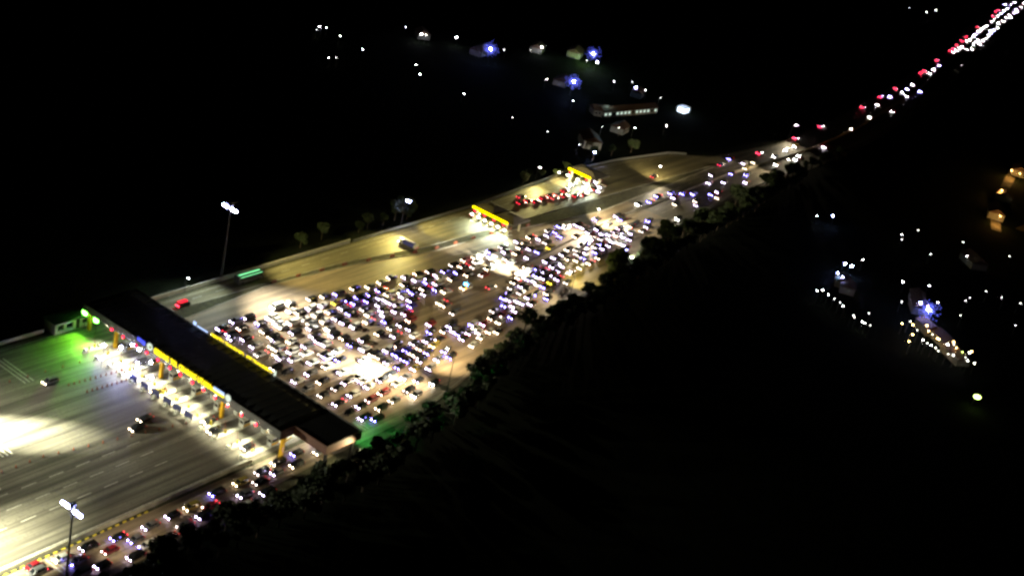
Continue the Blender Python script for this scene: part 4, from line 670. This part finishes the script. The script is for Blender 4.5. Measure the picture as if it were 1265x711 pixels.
def tree(x, y, s, k, label, group):
    t = thing('tree', label, 'tree', (x, y, 0), rnd.uniform(0, 6.3), group); t.scale = (s, s, s * rnd.uniform(.85, 1.15)); link('crown', TM[k][0], t); link('trunk', TM[k][1], t); return t
TB = [(-160, -62), (-135, -60), (-124, -59), (-112, -57), (-101, -58), (-94, -58), (-83, -57.5), (-74, -58), (-61, -59.5), (-50, -59.5), (-35, -57), (-16, -54), (-2, -53), (10, -49.5), (27, -43.5), (54, -37), (81, -34.5), (109, -33), (136, -27.5), (156, -27), (180, -21.5), (211, -19), (255, -16), (312, -10), (345, -8), (420, -9)]
x = -158; i = 0
while x < 410:
    y = interp(TB, x); s = rnd.choice((.55, .7, .85, 1, 1.15, 1.35)) * rnd.uniform(.9, 1.1)
    tree(x, y - rnd.uniform(.2, 1.8), s, rnd.randrange(4), f'dark roadside tree on the lower edge of the road, {ordn(i)} along the row', 'dark trees along the lower road edge'); i += 1
    x += rnd.uniform(2.6, 5.8) * (1 if x < 220 else 1.8)
n1 = i; x = -160; i = 0
while x < 330:
    y = interp(TB, x) - rnd.uniform(5.5, 8); tree(x, y, rnd.uniform(.9, 1.35), rnd.randrange(4), f'tall dark tree in the second row behind the roadside trees, {ordn(i)} along', 'second row of dark trees'); i += 1; x += rnd.uniform(6, 8)
tree(139, -25.0, 1.35, 1, 'large dark tree standing out into the bright gravel where the road narrows', 'dark trees along the lower road edge'); tree(119.5, -31.5, 1.05, 0, 'round dark tree between the yellow gravel and the lower verge', 'dark trees along the lower road edge')
for i, (x, y, s) in enumerate([(92, 50, 1.1), (97, 48, .9), (84, 49, .8), (100, 52, 1.2), (76, 50, .9), (70, 49, .7), (185, 52, .8), (178, 50, .7), (192, 50, .7), (40, 50, .8), (52, 51, 1), (200, 47, .6), (212, 50, .8), (240, 53, .9), (255, 52, .8), (270, 50, .9)]):
    tree(x, y, s, i % 4, f'leafy tree on the upper verge beyond the ramp, {ordn(i)} in planting', 'trees on the upper verge')

# ================================================================ villages in the dark
LW = '''233,231 241,235 242,232 239,220 205,194 209,193 236,199 296,222 295,210,1 296,207 246,172 237,160 314,198,1 236,132 308,170,3 327,173 345,168 358,170,1 367,144 374,145,3 372,140,1 313,117,3 292,102 308,131 351,113 362,109 356,101,2 358,96 356,86 315,58 273,71 283,66 237,61 236,51,2 235,99 237,79 291,63 867,136 877,123 902,122 714,33 -19,44 195,44'''
RW = '''279,-47 288,-52,2 297,-83 302,-81 319,-83 294,-98 328,-103 311,-109 336,-123 238,-79,2 238,-82,2 224,-83,4 223,-86,4 250,-83 247,-104 254,-112 197,-86 200,-87 197,-90 196,-93 195,-96 194,-99 189,-104 189,-106 188,-109 187,-111 187,-113 199,-108 225,-111 231,-117,2 220,-123,3 233,-120,5 241,-122 257,-128 261,-128 277,-131 278,-138 281,-144 237,-133 254,-151 204,-120,5 208,-121 207,-124,5 197,-126,5 203,-127 212,-128,5 207,-129,5 206,-131 205,-134,5 204,-136,5 203,-138 203,-140 209,-140,5 206,-140 203,-143,5 203,-145,7 204,-147 206,-148,5 196,-131 195,-133 195,-136 195,-138 194,-139 194,-142 195,-145 196,-145 198,-148 196,-150 198,-152 169,-162,8 189,-129,5 399,-96,6 436,-86,6 484,-77,6 503,-76,6 315,-114,6 390,-101,6 483,-83,6'''
def lamp_proto(key, r, h=5, bl=.0):
    t = thing('village_lamp', None, 'lamp'); q = MB(); q.tube((0, 0, 0), (0, 0, h), .07, .05, 6); q.tube((0, 0, h), (.8, 0, h + .15), .04, .04, 5); q.build('pole', M['steel'], t)
    q = MB(); q.ball((.8, 0, h), r, r * .8, r * .5); q.build('lamp_head', E_[key], t)
    if h > 6:          # small glowing balls added to imitate lens glare round the brightest lamps
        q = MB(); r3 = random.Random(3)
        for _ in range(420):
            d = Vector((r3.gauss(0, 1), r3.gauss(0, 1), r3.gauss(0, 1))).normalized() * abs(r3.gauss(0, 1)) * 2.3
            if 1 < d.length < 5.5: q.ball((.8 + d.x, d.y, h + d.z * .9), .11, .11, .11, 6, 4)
        q.build('glare_dots', E_['glow_point'], t)
    return t
LP = {}
KEYS = dict(d=('lampd', .2, 'dim white'), w=('lampw', .2, 'white'), m=('lampw', .38, 'bright white'), b=('lampb', .42, 'bluish white'), B=('lampb', .8, 'dazzling blue white'), c=('lampb', .25, 'pale blue'), o=('lampo', .28, 'warm orange'), O=('lampo', .3, 'amber'), g=('lampg', .3, 'greenish'), G=('lampg', 1.3, 'large dim green yellow'))
for nm, S in (('of the village above the plaza', LW), ('of the settlement on the right', RW)):
    ps = [t.split(',') for t in S.split()]; ps.sort(key=lambda p: float(p[0]))
    cnt = {}
    for p in ps:
        x, y = float(p[0]), float(p[1]); k = 'wmbBcoOgG'[int(p[2])] if len(p) > 2 else 'd' if rnd.random() < (.3 if y > 0 else .6) else 'w'; key, r_, cn_ = KEYS[k]
        d = math.hypot(x - CX, y - CY) / 500; 
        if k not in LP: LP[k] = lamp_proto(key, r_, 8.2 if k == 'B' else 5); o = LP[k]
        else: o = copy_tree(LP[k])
        i = cnt[k] = cnt.get(k, -1) + 1
        o.location = (x, y, 0); o.rotation_euler = (0, 0, rnd.uniform(0, 6.3)); o['group'] = f'{cn_} lamps {nm}'; o['label'] = f'{cn_} lamp {nm}, {ordn(i)} outward'
        if k == 'B': glow_point('lamp_glow', (x, y, 9.3), 1500, (.2, .3, 1), .6)
        if k == 'm': glow_point('lamp_glow', (x, y, 4.2), 500, (.8, .85, 1), .3)
        if k in 'bc': glow_point('lamp_glow', (x, y, 4), 300 if k == 'b' else 300, (.25, .4, 1) if k == 'b' else (.2, .6, 1), .3)
        if k == 'O': glow_point('lamp_glow', (x, y, 4.0), 2600, (1, .52, .12), .3)
        if k in 'oG' and rnd.random() < .6: glow_point('lamp_glow', (x, y, 3.8), 60, (1, .6, .2), .3)
def house(x, y, rz, w_, d_, h, label, lit=None, cat='house', n=4, name='house'):
    t = thing(name, label, cat, (x, y, 0), rz, 'houses in the dark villages'); q = MB(); q.box(-w_ / 2, w_ / 2, -d_ / 2, d_ / 2, 0, h); q.build('wall', M['plaster'], t)
    q = MB(); q.loft([[(-w_ / 2 - .5, -d_ / 2 - .5, h), (-w_ / 2 - .5, 0, h + d_ * .3), (-w_ / 2 - .5, d_ / 2 + .5, h)], [(w_ / 2 + .5, -d_ / 2 - .5, h), (w_ / 2 + .5, 0, h + d_ * .3), (w_ / 2 + .5, d_ / 2 + .5, h)]]); q.build('roof', M['tile'], t)
    for k in range(n):
        xx = -w_ / 2 + w_ * (k + .5) / n
        q = MB(); q.box(xx - min(.8, w_ / n * .3), xx + min(.8, w_ / n * .3), -d_ / 2 - .03, -d_ / 2 + .05, h * .35, h * .75); q.build('window', lit if lit and (k * 7) % 5 != 4 else M['glass'], t)
    q = MB(); q.box(-.5, .5, -d_ / 2 - .06, -d_ / 2 + .04, 0, min(2.1, h * .33)) if False else q.box(w_ / 2, w_ / 2 + .05, -.5, .5, 0, 2.1); q.build('door', M['bark'], t); return t
HS = [(304, 92, -.6, 8, 7, 3, 'small house beside the long lit hall above the plaza'), (384, 162, .4, 12, 8, 3.2, 'house lit by the group of three dazzling lamps'), (364, 176, .4, 10, 7, 3, 'pale house left of the three dazzling lamps'),
      (305, 216, .9, 9, 7, 3, 'house by the two bright lamps at the upper left'), (318, 184, .2, 12, 7, 3, 'house lit blue beside the leftmost dazzling lamp'), (325, 131, .3, 10, 7, 3, 'house under the lowest dazzling lamp of the village'),
      (256, 66, .8, 12, 9, 4, 'barn like house beside the bluish lamp above the farthest gate'), (292, 71, .2, 9, 7, 3, 'small house in the village just above the ramp gates'), (358, 101, .3, 8, 6, 3, 'house beside the single bluish lamp of the village'),
      (404, -95, .3, 14, 8, 3.5, 'amber lit house at the right edge of the dark land'), (318, -112, .8, 12, 8, 3, 'orange lit house among the far lamps'), (500, -78, .3, 12, 8, 3.5, 'amber lit house farthest out at the right edge'), (440, -88, .3, 10, 8, 3, 'house in the amber lit lane at the right edge'),
      (244, -112, .4, 9, 6, 3, 'house with blue grey roof beside the upper blue lamp'), (236, -116, .5, 10, 7, 3, 'house beside the brightest blue lamp of the settlement'), (214, -135, .9, 9, 6, 3, 'house in the middle of the lamp rows'), (205, -143, .9, 12, 6, 3, 'long house near the outer end of the lamp rows'),
      (219, -126, .9, 9, 6, 3, 'house at the head of the orange lamp row'), (226, -85, .4, 7, 6, 3, 'small house lit pale blue beside a pair of lamps'), (222, -89, .4, 7, 6, 3, 'blue lit shed below the pair of blue lamps')]
for h_ in HS: house(*h_, lit=E_['winy'] if h_[1] < 0 else None)
house(323, 86, -.19, 43, 6, 3.2, 'long hall with a row of lit windows in the village above the plaza', E_['win'], 'hall', 14, 'hall')
sq = thing('lit_shelter', 'small glowing white shelter at the right end of the village above the plaza', 'shelter', (364, 74, 0))
q = MB(); q.box(-3.2, 3.2, -2.6, 2.6, 2.8, 3.1); q.build('roof', M['white'], sq); q = MB(); q.box(-2.8, 2.8, -2.2, 2.2, 0, 2.7); q.build('lit_wall', emit('shelter_light', (.7, .85, 1), 3.5, 'NONE'), sq)
glow_point('lamp_glow', (364, 74, 5.5), 900, (.5, .65, 1)); glow_point('lamp_glow', (308, 90, 6), 900, (.55, .9, .8)); glow_point('lamp_glow', (376, 148, 5), 4500, (.55, 1, .2)); glow_point('lamp_glow', (262, 62, 8), 500, (.3, .6, .8))

b = MB(); b.strip([(382, -103), (399, -97), (436, -87), (484, -78), (520, -72)], 2.5, 2.5, -.2); b.strip([(398, -110), (440, -113), (500, -118)], 2, 2, -.2)
tag(b.build('village_lane', mat('pale_dirt', (.2, .16, .11), .9, noise=.4, scale=.3)), kind='structure')
